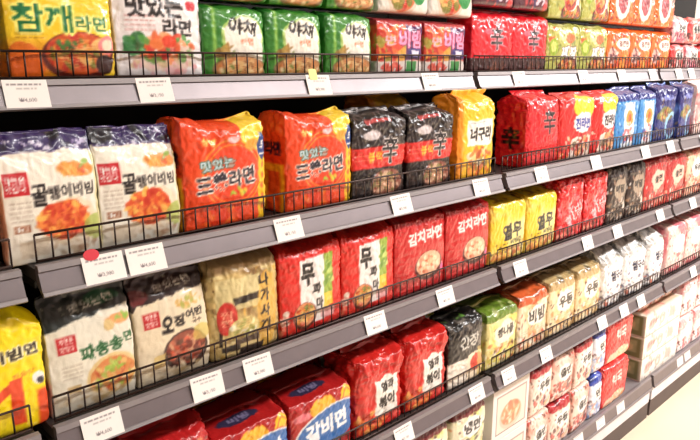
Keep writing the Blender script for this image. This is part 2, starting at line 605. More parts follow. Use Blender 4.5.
def d_shin_flat(W=.19):
    c = Cv(W, .16, .09, .04, base=(222, 28, 42))
    c.noise((240, 70, 84), 38, .25, .8, .5, 6)
    c.text('辛', .012, .1, .066, BLK, .058, .01, out=(250, 190, 200), outw=1)
    c.ell(-.02, .118, .022, .008, (246, 130, 150), .004, .7)  # pink gloss highlight painted into the red film colour
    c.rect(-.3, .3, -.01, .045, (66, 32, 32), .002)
    c.blobs(.02, .02, .04, .014, [(120, 60, 50), (90, 50, 40), (150, 100, 80)], 24, .008, 5)
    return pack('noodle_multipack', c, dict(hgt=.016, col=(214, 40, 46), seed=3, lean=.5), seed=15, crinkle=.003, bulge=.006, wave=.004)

def d_darkred_box():
    c = Cv(.19, .12, .09, .04, base=(80, 30, 44))
    c.noise((210, 60, 60), 60, .1, .5, .9, 2)
    c.blobs(.03, .03, .04, .02, [(230, 220, 230), (60, 50, 90)], 14, .01, 2)
    return pack('noodle_pack', c, None, seed=16)

def d_olive(top=False):
    c = Cv(.198, .145, .09, .04, base=(178, 178, 88))
    c.noise((232, 226, 170), 45, .0, .5, .9, 7)
    c.noise((120, 130, 60), 70, .3, .7, .8, 17)
    c.noise((230, 90, 60), 60, .55, .8, .8, 27)
    c.ell(-.06, .08, .022, .026, (150, 176, 50), .002); c.ell(-.06, .08, .014, .017, (206, 212, 110), .002)
    c.ell(.03, .11, .03, .014, (214, 96, 60), .006, .8, 3)
    c.text('짜장', .03, .062, .042, WHITE, .1, .05, out=(80, 50, 40), outw=1, warp=.002)
    c.bowl(.03, .022, .055, .026, (80, 40, 34), (130, 62, 50), seed=4)
    if top:
        c.ell(.02, .08, .052, .055, (240, 232, 220), .003)
        c.bowl(.015, .075, .036, .038, (180, 70, 60), (140, 56, 50), seed=6)
    return pack('noodle_multipack', c, None, seed=17, crinkle=.003, bulge=.006, wave=.004)

def d_orange(top=False):
    c = Cv(.183, .142, .09, .04, base=(232, 106, 38))
    c.noise((246, 160, 70), 40, 0, .7, .6, 8)
    c.noise((196, 60, 40), 70, .35, .7, .7, 9)
    c.clutter([(250, 220, 190), (170, 50, 40), (250, 180, 90), (120, 50, 50)], 70, .008, 0, .14, 3, .75)
    if top:
        c.ell(-.01, .075, .05, .06, (242, 224, 214), .003)
        c.ell(-.01, .08, .032, .045, (176, 84, 92), .003)
        c.blobs(-.01, .08, .025, .03, [(220, 140, 140), (130, 50, 60)], 16, .01, 3)
        c.text('짬뽕', .058, .1, .03, (90, 40, 40), .03, .03, out=WHITE, outw=3)
    else:
        c.ell(.025, .098, .055, .022, (244, 236, 226), .003)
        c.text('얼큰면', .025, .099, .022, (110, 50, 40), .07, .03)
        c.ell(-.05, .055, .03, .03, (226, 180, 170), .006, .9)
        c.blobs(-.045, .05, .03, .03, [(120, 50, 50), (236, 214, 206), (90, 40, 50)], 26, .01, 4)
        c.blobs(.03, .03, .05, .025, [(240, 140, 50), (200, 60, 40), (246, 180, 80)], 30, .013, 6)
    return pack('noodle_multipack', c, None, seed=18 + top, crinkle=.003, bulge=.006, wave=.003)

def d_mixed(W, H, pal, seed, txt=None, tcol=BLK, base=None, name='noodle_pack', D=.09, C=.04, patch=WHITE, th=.04, top=None, fin=None, **kw):
    """busy print: colour fields, a picture of the dish and a brush-written name on a pale patch"""
    c = Cv(W, H, D, C, res=.003, base=base or pal[0])
    rs = random.Random(seed)
    c.noise(pal[1], 28, 0, .5, .9, seed + 1)
    c.blobs(0, H * .25, W * .45, H * .22, pal, 26, .017, seed)
    c.clutter(pal + [(250, 244, 236), (90, 50, 44)], 90, .008, 0, H, seed + 2, .75)
    if top is not None:
        c.rect(-.5, .5, H * .86, H + C, top, .004, 1, seed)
        c.noise(tuple(v * .45 for v in top), 60, .05, .6, .7, seed + 9, c.mask(-.5, .5, H * .95, H + C + .1))
        c.noise((250, 236, 200), 70, .3, .8, .5, seed + 19, c.mask(-.5, .5, H * .9, H + C + .1))
    if patch is not None:
        c.ell(W * .05, H * .62, W * .3, H * .19, patch, .007, 1, seed)
    if txt:
        c.text(txt, W * .05, H * .62, th, tcol, min(W * .5, len(txt) * th * 1.05), .045, warp=.0015, rot=rs.uniform(-4, 6))
    c.fine(-W * .4, W * .3, H * .4, 2, .007, seed=seed)
    c.clutter(pal[1:] + [(60, 40, 36)], 26, .006, 0, H * .4, seed + 3, .8)
    return pack(name, c, fin, seed=seed, crinkle=kw.pop('crinkle', .003), bulge=.007, wave=kw.pop('wave', .005), **kw)

def d_golbaeng(x=0):
    W, H = .140, .19
    c = Cv(W, H, .042, .008, base=(240, 232, 216))
    c.noise((226, 214, 190), 30, .1, .9, .6, 4 + x)
    d = .168 + .004 * fbm(c.X, c.Z * 0, 5 + x, 90) - c.Z
    c.sd(d, (44, 26, 84))
    c.noise((200, 190, 220), 150, .55, .75, .9, 9 + x, c.mask(-.1, .1, .17, .2))
    c.noise((16, 12, 22), 70, -.1, .15, .95, 12 + x, c.mask(-.1, .1, .172, .2)); c.noise((220, 214, 230), 120, .6, .75, .9, 19 + x, c.mask(-.1, .1, .166, .2))
    c.rect(-.066, -.03, .106, .141, (196, 36, 44), .001)
    c.text('자연은', -.0485, .129, .012, WHITE, .029, .03); c.text('맛있다', -.0485, .117, .012, WHITE, .029, .03)
    c.text('골', -.018, .104, .033, BLK, .023, .03, warp=.0008)
    c.text('뱅이비빔', .028, .106, .021, BLK, .066, .025, rot=2, warp=.0008)
    c.ell(.034, .138, .026, .012, (232, 150, 70), .004); c.blobs(.03, .136, .02, .009, [(245, 200, 120), (210, 90, 50), (236, 170, 80)], 16, .006, 4)
    c.blobs(.052, .145, .008, .008, [(150, 180, 80)], 4, .006, 4)
    c.fine(-.06, -.03, .096, 5, .007, (150, 120, 100), .5)
    c.rect(-.058, -.034, .05, .062, (150, 84, 50), .001); c.text('매운맛', -.046, .056, .007, WHITE, .018, .02)
    c.ell(.02, .058, .048, .036, (236, 214, 180), .003, .8)
    c.ell(.012, .062, .038, .029, (214, 84, 42), .004)
    c.blobs(.012, .064, .036, .026, [(226, 84, 40), (240, 140, 60), (250, 190, 90), (200, 50, 30), (236, 110, 60)], 90, .007, 7 + x)
    c.ell(.062, .045, .02, .022, (176, 190, 90), .004, .8)
    c.rect(-.05, -.01, .01, .035, (224, 206, 180), .004, .8, 4); c.blobs(.02, .02, .04, .012, [(214, 190, 160), (190, 150, 120), (240, 226, 206)], 26, .008, 9)
    c.mix(c.mask(.066, .09, 0, .16, .004), (216, 206, 150))
    return pack('noodle_bag', c, dict(hgt=.018, col=(50, 32, 92), col2=(214, 208, 226), seed=5 + x, lean=.5, amp=.008, z=.186, kw=.96), kind='pillow', seed=21 + x, crinkle=.002, bulge=.004, n=10, wave=.004)

def d_samyang():
    W, H, D = .176, .182, .1
    c = Cv(W, H, D, .045, base=(234, 72, 30))
    c.noise((246, 110, 50), 30, .1, .9, .5, 4)
    c.ell(.012, .1, .062, .062, (246, 140, 50), ring=.0016); c.ell(.012, .1, .054, .054, (246, 150, 60), ring=.0010)
    c.ell(.012, .1, .05, .05, (226, 60, 30), 0, .5)
    c.rect(.066, W / 2 + .02, .0, .15, (248, 196, 40), .001)
    for k in range(5):
        c.ell(.076, .03 + k * .02, .004, .006, (225, 110, 40))
    c.rect(.03, .2, .16, .3, (250, 206, 60), .006, 1, 4); c.ell(.066, .168, .04, .032, (250, 206, 60), .005, 1, 4); c.ell(.05, .15, .014, .01, (246, 150, 50), .003, .9)
    c.ell(.078, .142, .012, .024, (36, 66, 130), .001); c.text('5', .077, .146, .014, WHITE, .009, .04); c.rect(.07, .086, .128, .131, WHITE)
    c.text('삼양', -.035, .16, .012, (252, 214, 110), .03, .05)
    c.ell(.012, .163, .013, .006, (244, 190, 190), .002)
    c.text('맛있는', -.02, .121, .019, (196, 214, 220), .066, .02, rot=7, out=(70, 110, 90), outw=1)
    c.text('三養라면', -.004, .09, .034, (30, 26, 40), .118, .03, rot=6, out=(246, 232, 222), outw=1)
    c.blobs(.02, .066, .016, .008, [(160, 200, 60), (230, 200, 60)], 8, .006, 3)
    c.blobs(-.02, .025, .05, .02, [(222, 56, 26), (240, 110, 40)], 20, .012, 8)
    # left side face
    x0 = -W / 2 - D
    c.rect(x0 + .02, x0 + .09, .0, .1, (250, 186, 40)); c.rect(x0 + .035, x0 + .075, .0, .085, (232, 96, 34))
    c.text('라면', x0 + .055, .128, .026, (30, 26, 50), .05, .05)
    return pack('noodle_multipack', c, dict(hgt=.012, col=(232, 60, 30), seed=4, lean=.8, z=.188), seed=31, crinkle=.0035, bulge=.007, wave=.007, ear=(.02, .014), rise=.01)

def d_shinblack():
    W, H, D = .168, .182, .1
    c = Cv(W, H, D, .045, base=(34, 26, 26))
    c.noise((92, 84, 84), 90, .2, .6, .7, 5, c.mask(-.3, .3, .12, .3))
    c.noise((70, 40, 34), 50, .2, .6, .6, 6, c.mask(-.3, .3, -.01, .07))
    c.rect(-.3, .3, .07, .117, (216, 44, 36), .001)
    c.ell(-.02, .142, .026, .009, (226, 214, 214), .004, .9); c.rect(-.04, .035, .168, .176, (214, 90, 90), .003, .9)
    c.text('블랙', -.018, .095, .024, (244, 180, 50), .042, .02)
    c.text('辛', .028, .108, .062, (24, 20, 20), .05, .015, out=(210, 200, 196), outw=1)
    c.fine(-.075, -.03, .1, 2, .01, (240, 160, 120), .6)
    c.bowl(.02, .034, .05, .03, (60, 40, 34), (150, 92, 74), [(206, 150, 120), (230, 190, 160), (140, 60, 50), (120, 110, 60)], 6, 50)
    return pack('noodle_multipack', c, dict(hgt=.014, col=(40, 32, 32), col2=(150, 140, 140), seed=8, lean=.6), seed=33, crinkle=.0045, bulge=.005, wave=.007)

def d_neoguri():
    W, H, D = .155, .2, .09
    c = Cv(W, H, D, .04, base=(248, 190, 40))
    c.noise((252, 214, 90), 30, .1, .8, .7, 4)
    c.mix(c.mask(-.4, -.055, -.01, .4, .012), (238, 142, 34))
    c.rect(-.04, .062, .088, .155, (244, 238, 226), .004)
    c.text('너구리', .012, .118, .036, BLK, .082, .045, warp=.0018)
    c.fine(-.03, .03, .148, 1, col=(90, 90, 120))
    c.blobs(.015, .055, .045, .028, [(246, 214, 150), (222, 120, 50), (190, 90, 50), (240, 232, 200), (150, 130, 60)], 44, .012, 5)
    c.blobs(0, .018, .06, .012, [(222, 110, 40), (240, 170, 50)], 20, .01, 8)
    return pack('noodle_multipack', c, dict(hgt=.024, col=(246, 180, 44), seed=14, lean=-.2, amp=.012), seed=35, crinkle=.0035, bulge=.006, wave=.008, ear=(.012, .0))

def d_shin():
    W, H, D = .18, .195, .105
    c = Cv(W, H, D, .05, base=(216, 26, 36))
    c.noise((238, 60, 70), 34, .25, .9, .5, 5)
    c.noise((170, 16, 28), 40, .3, .8, .5, 6)
    c.clutter([(240, 90, 100), (180, 20, 30), (246, 140, 150)], 30, .008, 0, .2, 3, .4)
    c.text('辛', .024, .13, .076, BLK, .066, .01, out=(226, 130, 130), outw=1)
    c.text('辛', -W / 2 - D * .5, .085, .066, (40, 16, 20), .062, .04)
    c.rect(-.09, .09, .0, .025, (190, 30, 34), .003)
    c.ell(.03, .18, .03, .01, (250, 150, 150), .005, .7)
    return pack('noodle_multipack', c, dict(hgt=.02, col=(214, 32, 40), seed=16, lean=.7, amp=.012), seed=37, crinkle=.0035, bulge=.006, wave=.006)

def d_jin(v=0):
    W = (.205, .16)[v]
    H, D = .19, .09
    c = Cv(W, H, D, .04, base=(208, 34, 32))
    c.ell(.04, .165, .06, .05, (250, 200, 50), .004)
    c.ell(.03, .115, .055, .032, (240, 232, 226), .006)
    c.rect(-.035, .09, .0, .07, (236, 214, 200), .006)
    c.clutter([(250, 220, 190), (170, 30, 40), (90, 40, 50), (250, 180, 90)], 50, .007, 0, .08, 3 + v, .75)
    c.text('진라면', .03, .112, .036, ((60, 70, 150), (40, 30, 40))[v], .09 if v == 0 else .08, .05, warp=.001)
    c.blobs(.03, .04, .045, .03, [(206, 60, 40), (236, 150, 90), (150, 40, 40), (110, 90, 60)], 40, .011, 5 + v)
    return pack('noodle_multipack', c, dict(hgt=.012, col=(206, 40, 36), seed=18, lean=.6), seed=39 + v, crinkle=.003, wave=.004)

def d_lightblue(v=0):
    W = (.17, .138)[v]
    c = Cv(W, .19, .08, .04, base=(64, 138, 200))
    c.noise((150, 200, 232), 40, .2, .9, .7, 4)
    c.rect(-.3, .3, .168, .4, (36, 50, 124), .003)
    c.rect(-.03, .04, .0, .165, (226, 230, 236), .006)
    c.ell(.005, .11, .024, .028, (232, 150, 70), .003); c.ell(.005, .11, .012, .014, (200, 96, 50), .003)
    c.blobs(.005, .045, .03, .035, [(226, 110, 110), (240, 200, 190), (214, 70, 60), (70, 80, 150)], 26, .01, 4 + v)
    c.clutter([(230, 236, 244), (40, 80, 160), (120, 190, 230)], 50, .007, 0, .17, 3 + v, .6)
    return pack('noodle_bag', c, dict(hgt=.02, col=(40, 50, 120), seed=20, lean=.4), seed=41 + v, crinkle=.003, wave=.004)

def d_darkblue():
    c = Cv(.18, .2, .09, .05, base=(42, 50, 116))
    c.rect(-.3, .3, .14, .4, (30, 34, 104), .004)
    c.noise((90, 130, 200), 40, .3, .7, .8, 4)
    c.ell(-.01, .105, .06, .03, (110, 110, 60), .005); c.blobs(-.01, .105, .045, .02, [(190, 160, 80), (150, 70, 50), (80, 100, 60)], 20, .011, 3)
    c.ell(.05, .06, .05, .045, (150, 196, 226), .004, ring=.008)
    c.ell(.01, .168, .05, .01, (140, 150, 210), .005, .8)
    c.clutter([(190, 210, 240), (24, 28, 80), (110, 150, 220), (160, 120, 60)], 60, .008, 0, .19, 3, .6)
    return pack('noodle_bag', c, dict(hgt=.018, col=(36, 44, 120), col2=(110, 160, 220), seed=22, lean=.3), seed=43, crinkle=.0035, wave=.005)

def d_yellow_one():
    W = .15
    c = Cv(W, .19, .09, .04, base=(248, 216, 10))
    c.noise((250, 230, 60), 30, .1, .8, .7, 4)
    c.text('비빔면', .03, .135, .02, (50, 40, 30), .07, .04, rot=4, out=(250, 240, 190))
    c.text('매운맛', .04, .098, .009, (220, 140, 20), .035, .03)
    c.rect(.018, .036, .018, .094, (224, 66, 20), .001); c.rect(-.004, .03, .072, .086, (224, 66, 20), .001, rot=32)
    c.fine(-.06, .0, .06, 4, .008, (200, 130, 20), .6)
    c.mix(c.mask(.056, .4, -.01, .064, .006), (232, 80, 36))
    c.ell(.062, .083, .010, .012, (240, 236, 230), .002); c.ell(.064, .078, .006, .006, (40, 40, 60), .002)
    return pack('noodle_multipack', c, dict(hgt=.012, col=(246, 214, 30), seed=24, lean=.6), seed=45, crinkle=.0028, wave=.003, ear=(0, -.02))

def d_cream(v):
    """big cream bags with a dark printed head: scallion noodles (0) and cuttlefish noodles (1)"""
    W, H = .143, .192
    c = Cv(W, H, .045, .008, base=((232, 224, 204), (234, 216, 184))[v])
    c.noise((214, 202, 176), 28, .1, .9, .6, 4 + v)
    d = .156 + .010 * (c.X / .07) + .005 * fbm(c.X, c.Z * 0, 5 + v, 110) - c.Z
    c.sd(d, ((30, 36, 32), (44, 28, 26))[v])
    if v == 0:
        c.ell(.03, .18, .03, .01, (30, 80, 50), .004, .9)
    else:
        c.ell(-.06, .165, .02, .012, (120, 40, 40), .004, .8)
    c.text('맛있는면', .01, .176, .014, (214, 210, 196), .07, .02, rot=7, warp=.001); c.noise((150, 146, 130), 120, .55, .75, .8, 31 + v, c.mask(-.1, .1, .165, .2))
    c.rect(-.054, -.024, .106, .134, (192, 40, 44), .001)
    c.text('자연은', -.039, .127, .010, (244, 226, 214), .022, .03); c.text('맛있다', -.039, .1145, .010, (244, 226, 214), .022, .03)
    if v == 0:
        c.text('파송송', .014, .1, .026, (30, 90, 46), .07, .035, rot=6, warp=.001); c.text('면', .060, .108, .018, (30, 90, 46), .016, .03)
        c.ell(.045, .142, .02, .008, (226, 160, 100), .003); c.ell(.03, .134, .010, .010, (222, 190, 130), .003); c.blobs(.055, .144, .012, .006, [(150, 190, 80)], 8, .005, 3)
        c.ell(.03, .05, .046, .036, (230, 200, 140), .002); c.ell(.03, .05, .04, .03, (214, 130, 70), .003)
        c.blobs(.03, .048, .033, .024, [(236, 190, 110), (206, 84, 50), (226, 150, 80), (170, 190, 80), (236, 214, 160)], 60, .008, 4)
        c.blobs(.035, .066, .02, .008, [(160, 190, 70), (190, 210, 100)], 12, .006, 6)
        c.fine(-.05, -.02, .084, 4, .007, (150, 130, 110), .5)
        c.rect(-.046, -.024, .036, .05, (190, 160, 110), .001)
    else:
        c.text('오', -.012, .106, .03, BLK, .022, .05, warp=.001); c.text('징', .01, .108, .022, BLK, .02, .05, warp=.001); c.text('어먼', .04, .116, .016, BLK, .034, .04, rot=6, warp=.001)
        c.text('국수', .045, .1, .009, (60, 40, 30), .02, .03)
        c.blobs(.035, .14, .026, .009, [(216, 170, 90), (170, 170, 80), (226, 190, 120)], 20, .006, 3)
        c.ell(.02, .05, .045, .038, (60, 34, 28), .002); c.ell(.02, .054, .039, .031, (150, 74, 54), .003)
        c.blobs(.02, .054, .033, .024, [(196, 110, 80), (226, 170, 130), (120, 50, 40), (214, 90, 60), (100, 60, 44)], 60, .008, 4)
        c.ell(.055, .075, .02, .016, (214, 190, 90), .004, .7)
        c.rect(-.045, -.02, .03, .056, (222, 190, 120), .003, .9)
    c.blobs(-.01, .018, .06, .012, [(214, 190, 150), (190, 160, 110), (236, 220, 190)], 24, .008, 9)
    return pack('noodle_bag', c, dict(hgt=.018, col=((34, 40, 36), (48, 30, 28))[v], col2=(190, 190, 176), seed=25 + v, lean=.5, amp=.007, z=.188, kw=.96), kind='pillow', seed=47 + v, crinkle=.002, bulge=.004, n=10, wave=.005)

def d_naga():
    W, H = .158, .19
    c = Cv(W, H, .08, .02, base=(206, 176, 112))
    c.noise((238, 222, 170), 34, 0, .7, .9, 4)
    c.noise((120, 84, 44), 50, .2, .7, .8, 7); c.clutter([(240, 226, 170), (110, 80, 44), (226, 170, 60), (150, 130, 70)], 70, .009, 0, .19, 4, .6)
    c.rect(-.07, .03, .1, .165, (222, 206, 150), .006, .8)
    c.rect(-.065, -.055, .03, .09, (44, 34, 28), .002); c.rect(-.06, -.02, .018, .03, (44, 34, 28), .003)
    c.rect(-.03, .024, .112, .126, (44, 36, 30), .002, rot=5)
    c.ell(-.046, .086, .022, .034, (200, 44, 36), .001)
    c.text('짬뽕', -.046, .086, .015, (236, 150, 120), .028, .02, vertical=True)
    c.ell(.045, .09, .026, .085, (222, 168, 66), .005, .8)
    c.text('나가사끼', .038, .1, .027, (36, 28, 24), .024, .04, warp=.001, vertical=True, gap=1.08)
    c.bowl(-.01, .06, .03, .022, (200, 180, 110), (222, 200, 130), [(240, 226, 170), (190, 160, 90), (160, 160, 80), (240, 236, 210)], 5)
    c.rect(-.03, .02, .028, .04, (70, 46, 34), .002); c.rect(-.02, .03, .004, .02, (60, 46, 40), .002)
    c.rect(-.3, .3, .175, .4, (190, 160, 110), .003)
    return pack('noodle_bag', c, dict(hgt=.018, col=(196, 150, 90), col2=(120, 80, 50), seed=29, lean=.2, z=.19), kind='block', seed=50, crinkle=.003, bulge=.008, n=5, wave=.004)

def d_mupama():
    W, H, D = .168, .188, .1
    c = Cv(W, H, D, .045, base=(218, 40, 30))
    c.noise((236, 80, 56), 34, .2, .9, .5, 5)
    c.mix(c.mask(-.02, .03, .02, .17, .003), (240, 228, 226))
    c.rect(-.034, .026, .022, .166, (240, 230, 224), .002)
    c.rect(.028, .052, .06, .17, (150, 176, 60), .001); c.blobs(.04, .12, .01, .04, [(200, 216, 120), (110, 150, 50)], 14, .009, 4)
    c.rect(.028, .052, .05, .078, (240, 200, 60), .001); c.blobs(.04, .055, .012, .01, [(245, 220, 120), (240, 180, 60)], 8, .008, 5)
    c.text('무', -.014, .132, .052, BLK, .034, .05, rot=0, warp=.0012)
    c.text('파', .008, .096, .026, BLK, .022, .045, warp=.001)
    c.text('마', .016, .062, .026, BLK, .02, .045, warp=.001)
    c.bowl(-.022, .044, .026, .026, (110, 50, 36), (220, 140, 90), seed=7)
    c.blobs(-.07, .045, .016, .014, [(240, 190, 170), (230, 130, 110), (240, 220, 200)], 12, .008, 6)
    c.rect(.02, .055, .026, .044, (236, 180, 180), .003, .9)
    c.noise((244, 180, 140), 90, .3, .6, .6, 9, c.mask(-.1, .1, 0, .03))
    return pack('noodle_multipack', c, dict(hgt=.012, col=(206, 44, 34), seed=33, lean=.7), seed=52, crinkle=.0032, bulge=.006, wave=.005)

def d_kimchi():
    W, H, D = .192, .19, .1
    c = Cv(W, H, D, .045, base=(198, 32, 32))
    c.noise((224, 60, 56), 34, .3, .9, .5, 5)
    c.noise((150, 60, 54), 60, .2, .6, .8, 6, c.mask(-.4, .4, .186, .5))
    c.clutter([(240, 120, 110), (150, 24, 28), (250, 200, 190)], 40, .006, 0, .07, 3, .7)
    c.text('김치라면', .012, .146, .034, (246, 226, 222), .125, .05, rot=3, warp=.001)
    c.bowl(.025, .072, .045, .032, (90, 26, 26), (230, 176, 140), [(246, 220, 190), (236, 190, 150), (220, 130, 100), (200, 90, 60)], 7)
    c.ell(.078, .05, .008, .01, (230, 110, 160), .002)
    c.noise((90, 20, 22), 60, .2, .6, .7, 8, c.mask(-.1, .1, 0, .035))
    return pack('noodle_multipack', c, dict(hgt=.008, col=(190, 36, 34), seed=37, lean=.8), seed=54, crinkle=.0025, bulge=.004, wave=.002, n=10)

def d_yeolmu():
    W, H, D = .168, .175, .14
    c = Cv(W, H, D, .07, base=(242, 200, 44))
    c.noise((248, 230, 150), 34, .0, .7, .7, 5)
    c.mix(c.mask(-.01, .08, .01, .12, .02) * .8, (244, 230, 160))
    c.noise((160, 110, 40), 50, .3, .6, .9, 9, c.mask(-.4, .4, .185, .5))
    c.clutter([(90, 70, 40), (250, 240, 190), (226, 150, 60)], 40, .006, 0, .06, 3, .7)
    c.text('열무', .012, .09, .048, (40, 40, 34), .09, .05, rot=6, warp=.003)
    c.text('비빔면', .03, .06, .014, (70, 70, 50), .05, .03, rot=6)
    c.blobs(0, .022, .07, .016, [(236, 150, 60), (200, 110, 60), (244, 200, 120)], 34, .01, 6)
    return pack('noodle_multipack', c, dict(hgt=.01, col=(240, 206, 60), seed=39, lean=.9), seed=56, crinkle=.003, bulge=.004, wave=.003, n=9)

def d_redfoil():
    W, H, D = .152, .2, .12
    c = Cv(W, H, D, .06, base=(220, 32, 36))
    c.noise((248, 120, 130), 55, .2, .7, .8, 5)
    c.noise((250, 210, 214), 80, .35, .7, .9, 8, c.mask(-.02, .07, .03, .15, .03))
    c.clutter([(250, 200, 204), (170, 20, 28), (250, 150, 160)], 80, .008, 0, .2, 3, .7)
    c.text('비빔', .015, .085, .045, (250, 200, 204), .09, .0, rot=30, warp=.004)
    c.blobs(-.01, .02, .06, .012, [(120, 30, 30), (230, 150, 120)], 22, .01, 6)
    return pack('noodle_multipack', c, dict(hgt=.01, col=(214, 40, 44), seed=41, lean=.9), seed=58, crinkle=.0055, bulge=.006, wave=.004)

def d_gal():
    W, H, D = .178, .165, .15
    c = Cv(W, H, D, .075, base=(176, 30, 30))
    c.noise((210, 70, 60), 40, .2, .8, .7, 5)
    c.ell(-.01, .205, .05, .016, (52, 44, 70), .004); c.text('비빔', -.01, .205, .02, (120, 110, 140), .05, .04)
    c.ell(-.06, .13, .026, .01, (236, 130, 140), .003, .9)
    c.ell(.0, .135, .034, .024, (244, 176, 50), .004); c.ell(.068, .14, .02, .024, (246, 190, 40), .002); c.ell(.068, .14, .012, .015, (222, 120, 40), .002, ring=.002)
    c.ell(.05, .12, .04, .014, (222, 70, 36), .004)
    c.ell(.018, .084, .095, .05, (232, 228, 226), .001, rot=8); c.ell(.02, .082, .092, .048, (52, 106, 172), .001, rot=8)
    c.text('갈비면', .008, .086, .05, (240, 240, 244), .115, .05, rot=6, warp=.001)
    c.blobs(0, .014, .08, .012, [(222, 120, 60), (150, 40, 30), (236, 180, 130)], 34, .009, 7)
    return pack('noodle_multipack', c, dict(hgt=.010, col=(160, 34, 34), seed=43, lean=.9), seed=60, crinkle=.003, bulge=.004, wave=.002, n=9, rise=.006)

def d_yeol():
    W, H, D = .16, .195, .12
    c = Cv(W, H, D, .06, base=(204, 36, 30))
    c.noise((240, 90, 70), 40, .2, .8, .6, 5)
    c.blobs(-.03, .04, .05, .035, [(232, 120, 50), (226, 70, 40), (240, 170, 90), (190, 50, 30)], 44, .013, 7)
    c.rect(-.02, .054, .045, .138, (240, 232, 222), .007); c.ell(.018, .13, .024, .018, (240, 232, 222), .003)
    c.text('열라', .02, .118, .026, BLK, .044, .05, rot=4, warp=.001); c.text('볶이', .018, .078, .034, BLK, .052, .05, rot=4, warp=.001)
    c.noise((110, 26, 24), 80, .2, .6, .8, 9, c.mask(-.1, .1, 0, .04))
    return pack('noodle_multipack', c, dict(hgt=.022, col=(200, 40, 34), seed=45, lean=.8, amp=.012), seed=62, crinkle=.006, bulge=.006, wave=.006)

def d_blackwhite():
    c = Cv(.154, .185, .11, .06, res=.0028, base=(36, 32, 30))
    c.noise((140, 130, 120), 70, .2, .7, .8, 5, c.mask(-.4, .4, .1, .4))
    c.rect(-.08, .0, .0, .085, (238, 226, 210), .005); c.rect(.0, .08, .0, .09, (240, 220, 190), .005)
    c.ell(.045, .06, .03, .025, (214, 66, 44), .005)
    c.rect(.05, .085, .0, .1, (222, 190, 110), .004, .7)
    c.text('간장', .01, .13, .04, (210, 206, 196), .08, .03, warp=.003)
    c.noise((100, 150, 60), 40, .2, .5, .9, 11, c.mask(-.4, .4, .21, .4))
    return pack('noodle_multipack', c, dict(hgt=.016, col=(50, 50, 40), seed=47, lean=.9), seed=64, crinkle=.0045, wave=.004)

def d_cartons():
    W, H, D = .38, .098, .2
    c = Cv(W, H, D, .02, res=.004, base=(242, 236, 224))
    c.noise((230, 214, 204), 40, .1, .9, .6, 3)
    for i, x in enumerate((-.12, -.02, .09)):
        c.ell(x, .05, .034, .024, (206, 170, 158), .005, .8, i + 2)
    c.clutter([(200, 150, 140), (216, 190, 160), (170, 150, 140), (250, 246, 240)], 60, .010, .006, .092, 5, .6)
    c.text('생우동', -.11, .055, .026, (176, 130, 124), .08, .03)
    c.rect(-.3, .5, .0, .005, (176, 156, 140)); c.rect(-.19, -.183, 0, .1, (222, 214, 190))
    x0 = -W / 2 - D
    c.rect(x0, -W / 2 - .008, .006, .1, (112, 116, 74)); c.rect(x0 + .08, -W / 2 - .03, .025, .08, (156, 156, 112), .003)
    c.ell(x0 + .13, .05, .026, .022, (196, 176, 130), .003)
    c.rect(x0, -W / 2, .092, .1, (236, 226, 206))
    c.rect(-1, 1, .0985, .2, (214, 180, 150)); c.noise((226, 120, 110), 30, .2, .6, .8, 6, c.mask(-1, 1, .0985, .2, .001))
    return card_pack('noodle_carton', c)
# ------------------------------------------------------------------ the room
def structure(name, me, mat, loc=None):
    o = obj(name, me, mat, None, loc)
    o['kind'] = 'structure'
    return o

FLOOR = plain('vinyl_floor', (222, 204, 178), 0.3, 0.0, None, 0.04, 3)
WALL = plain('wall_paint', (214, 208, 200), 0.8, 0.0, None, 0.03, 4)
CEIL = plain('ceiling_tiles', (226, 224, 220), 0.85, 0.0, None, 0.03, 6)
structure('floor', box_mesh(-3, 9, -2.2, 1.9, -.05, 0), FLOOR)
structure('wall_back', box_mesh(-3, 9, 1.9, 2.0, 0, 3.0), WALL)
structure('wall_right', box_mesh(9, 9.1, -2.2, 2.0, 0, 3.0), WALL)
structure('wall_left', box_mesh(-3.1, -3, -2.2, 2.0, 0, 3.0), WALL)
structure('wall_front', box_mesh(-3, 9, -2.3, -2.2, 0, 3.0), plain('wall_paint_dark', (140, 124, 120), 0.8, 0.0, None, 0.05, 4))
structure('ceiling', box_mesh(-3, 9, -2.2, 1.9, 3.0, 3.05), CEIL)

